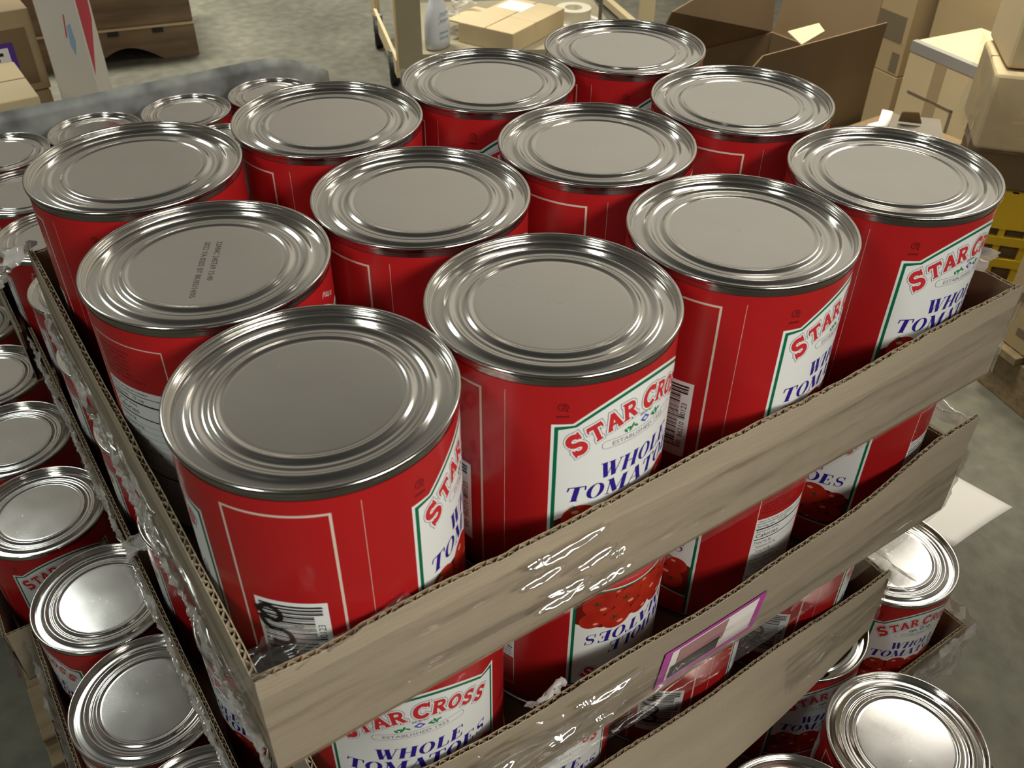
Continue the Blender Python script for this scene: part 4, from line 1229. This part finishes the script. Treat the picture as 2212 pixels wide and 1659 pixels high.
# cartons further back
def printed(o, w_, d, h):
    pr(o, 'print', (w_ * 0.10, -0.001, h * 0.62), (w_ * 0.55, 0.0, h * 0.72), kprint)
    pr(o, 'print', (w_ * 0.10, -0.001, h * 0.20), (w_ * 0.45, 0.0, h * 0.42), kprint)
    pr(o, 'print', (w_ * 0.62, -0.001, h * 0.12), (w_ * 0.72, 0.0, h * 0.50), kprint)
def printed_side(o, w_, d, h):
    pr(o, 'print', (-0.001, d * 0.15, h * 0.60), (0.0, d * 0.60, h * 0.74), kprint)
    pr(o, 'print', (-0.001, d * 0.20, h * 0.20), (0.0, d * 0.45, h * 0.40), kprint)
    pr(o, 'print', (w_ * 0.30, -0.001, h * 0.25), (w_ * 0.46, 0.0, h * 0.42), kprint)
kraft_c = mat('kraft_board_warm', (0.44, 0.33, 0.18), 0.75, noise_s=3, noise_a=0.12, bump=0.0008, bump_s=30)
def side_prints(lst):
    def f(o, w_, d, h):
        for a, b_, c_, e_ in lst: pr(o, 'print', (-0.001, d * a, h * c_), (0.0, d * b_, h * e_), kprint)
    return f
def far_cartons():
    # cartons seen on their left side, square to the load
    carton('brown_carton', (2.658, 1.443, FZ), R(-8), 0.50, 0.375, 0.216, kraft_c, 'plain carton under the printed one, right behind the open box')
    carton('brown_carton', (2.658, 1.443, FZ + 0.217), R(-8), 0.50, 0.375, 0.525, kraft_c, 'tan carton with dark print on its side, right behind the open box',
           extra=side_prints([(0.15, 0.75, 0.62, 0.72), (0.05, 0.55, 0.20, 0.36), (0.03, 0.12, 0.02, 0.14), (0.3, 0.8, 0.86, 0.90)]))
    carton('brown_carton', (2.627, 0.795, FZ), R(-8), 0.52, 0.615, 0.35, kraft_c, 'plain carton low behind the taped carton')
    carton('brown_carton', (2.627, 0.795, FZ + 0.351), R(-8), 0.52, 0.615, 0.52, kraft_c, 'tan carton with a black printed square in the top right corner',
           extra=side_prints([(0.30, 0.46, 0.42, 0.56), (0.32, 0.44, 0.60, 0.63), (0.25, 0.5, 0.80, 0.90)]))
    # taped carton, cream top
    def tp(o, w_, d, h):
        pr(o, 'tape', (-0.0015, -0.001, h - 0.028), (0.0, d, h + 0.001), tapem)
        pr(o, 'tape', (-0.0015, -0.001, h), (0.020, d, h + 0.0012), tapem)
        pr(o, 'print', (-0.001, d * 0.60, h * 0.70), (0.0, d * 0.94, h * 0.715), kprint)
        pr(o, 'print', (-0.001, d * 0.60, h * 0.56), (0.0, d * 0.62, h * 0.715), kprint)
        pr(o, 'print', (-0.001, d * 0.30, h * 0.74), (0.0, d * 0.52, h * 0.80), kprint)
        pr(o, 'tape', (-0.001, d * 0.72, h * 0.4), (0.0, d * 0.80, h * 0.96), kraft)
    carton('brown_carton', (2.257, 0.709, FZ), R(-8), 0.27, 0.504, 0.466, kraft_lt, 'cream topped carton sealed with grey tape at the upper right', extra=tp)
    # film wrapped carton and the carton on it
    def fw(o, w_, d, h):
        k = MB()
        ribbon(k, [(-0.006, d, -1, 0), (-0.006, 0.0, -1, 0), (0.0, -0.006, 0, -1), (w_, -0.006, 0, -1)], lambda s_: (0.0, h + 0.015 + 0.01 * math.sin(s_ * 9)), 0.003, 0.004, 0, 71, 16, 0.008, (10, 18))
        k.build('film_wrap', [film], o, smooth=True, fix=False)
    yw = R(-50)
    carton('wrapped_carton', (1.835, 0.672, -0.582), yw, 0.40, 0.23, 0.170, kraft_lt, 'film wrapped tan carton at the right edge, on top of the yellow crate', extra=fw, bev=0.008)
    carton('wrapped_carton', (1.862, 0.672, -0.407), yw + 0.05, 0.40, 0.215, 0.35, kraft_lt, 'upper tan carton at the right edge, resting on the film wrapped one', bev=0.008)
    carton('brown_carton', (1.868, 0.672, -0.683), yw, 0.35, 0.215, 0.099, kraft_dk, 'dark brown flat box between the wrapped carton and the yellow crate')
    o = empty('yellow_crate', (1.848, 0.678, FZ), (0, 0, yw), 'yellow plastic crate with slots at the right edge', 'crate')
    k = MB()
    W_, D_, H_ = 0.363, 0.23, 0.366
    for i in range(5): z = i * 0.058; k.box((0, 0, z), (W_, 0.012, z + 0.022)); k.box((0, 0, z), (0.012, D_, z + 0.022))
    k.box((0, 0, 0.275), (W_, 0.015, H_)); k.box((0, 0, 0.275), (0.015, D_, H_))
    for i in range(7): k.box((i * 0.058, 0.001, 0), (i * 0.058 + 0.014, 0.011, H_))
    for i in range(4): k.box((0.001, i * 0.066, 0), (0.011, i * 0.066 + 0.018, H_))
    k.box((W_, 0, 0), (W_ + 0.012, D_, H_)); k.box((0, D_, 0), (W_, D_ + 0.012, H_)); k.box((0, 0, 0), (W_, D_, 0.008))
    k.build('crate_shell', yellow, o)
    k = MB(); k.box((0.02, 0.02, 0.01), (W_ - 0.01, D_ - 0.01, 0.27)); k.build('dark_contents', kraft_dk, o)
    # printed carton cut by the right edge, on a small pallet
    def pc(o, w_, d, h):
        pr(o, 'print', (-0.001, d * 0.66, h * 0.70), (0.0, d * 0.92, h * 0.86), kprint)
        pr(o, 'print_field', (-0.0015, d * 0.86, h * 0.72), (0.0, d * 0.90, h * 0.84), kraft_lt)
        for i in range(6): pr(o, 'print', (-0.001, d * (0.66 + i * 0.05), h * 0.34), (0.0, d * (0.695 + i * 0.05), h * 0.43), kprint)
        pr(o, 'print', (-0.001, d * 0.72, h * 0.12), (0.0, d * 0.82, h * 0.18), kprint)
    carton('brown_carton', (1.674, 0.133, -0.920), R(-14), 0.30, 0.317, 0.304, kraft_c, 'printed tan carton cut by the right edge, level with the far tray corner', extra=pc)
    o = empty('wooden_pallet', (1.674, 0.133, FZ), (0, 0, R(-14)), 'pale wooden pallet under the printed carton at the right edge', 'pallet')
    hz = -0.921 - FZ
    for i in range(3):
        k = MB(); k.box((-0.02, -0.02 + i * 0.12, hz - 0.02), (0.36, 0.07 + i * 0.12, hz)); bevel(k.build('deck_board', wood, o), 0.002)
    for i in range(2):
        k = MB(); k.box((0.0 + i * 0.25, -0.02, 0.0), (0.08 + i * 0.25, 0.31, hz - 0.02)); bevel(k.build('stringer', wood, o), 0.002)
far_cartons()
def debris():
    k = MB()
    P = [onz(1880, 300, -0.72), onz(2040, 330, -0.72), onz(2030, 262, -0.707), onz(1915, 250, -0.707)]
    k.slab([tuple(p) for p in P], (0, 0, 0.006))
    tag(k.build('flattened_carton', grey_b), 'flattened grey carton heaped in front of the taped carton', 'cardboard')
    k = MB()
    P = [onz(1940, 262, -0.700), onz(1990, 268, -0.700), onz(1985, 246, -0.668), onz(1948, 244, -0.668)]
    k.slab([tuple(p) for p in P], (0, 0, 0.004))
    tag(k.build('board_scrap', kraft_dk), 'torn dark board scrap on the flattened grey carton', 'cardboard')
    k = MB(); c_ = onz(1908, 268, -0.687)
    k.tube([(c_.x - 0.044, c_.y + 0.005, c_.z - 0.006), (c_.x, c_.y, c_.z - 0.004), (c_.x + 0.010, c_.y + 0.004, c_.z + 0.033)], [0.015, 0.016, 0.014], 0, 12)
    tag(k.build('foam_piece', paper, smooth=True), 'small white foam piece just beyond the far right lid', 'foam')
    c_ = onz(1955, 300, -0.72)
    k = MB(); k.box((-0.15, -0.10, 0), (0.12, 0.14, -0.721 - FZ)); ob = k.build('brown_carton', kraft_dk); ob.location = (c_.x, c_.y, FZ)
    tag(ob, 'dark carton under the flattened grey one', 'box')
debris()
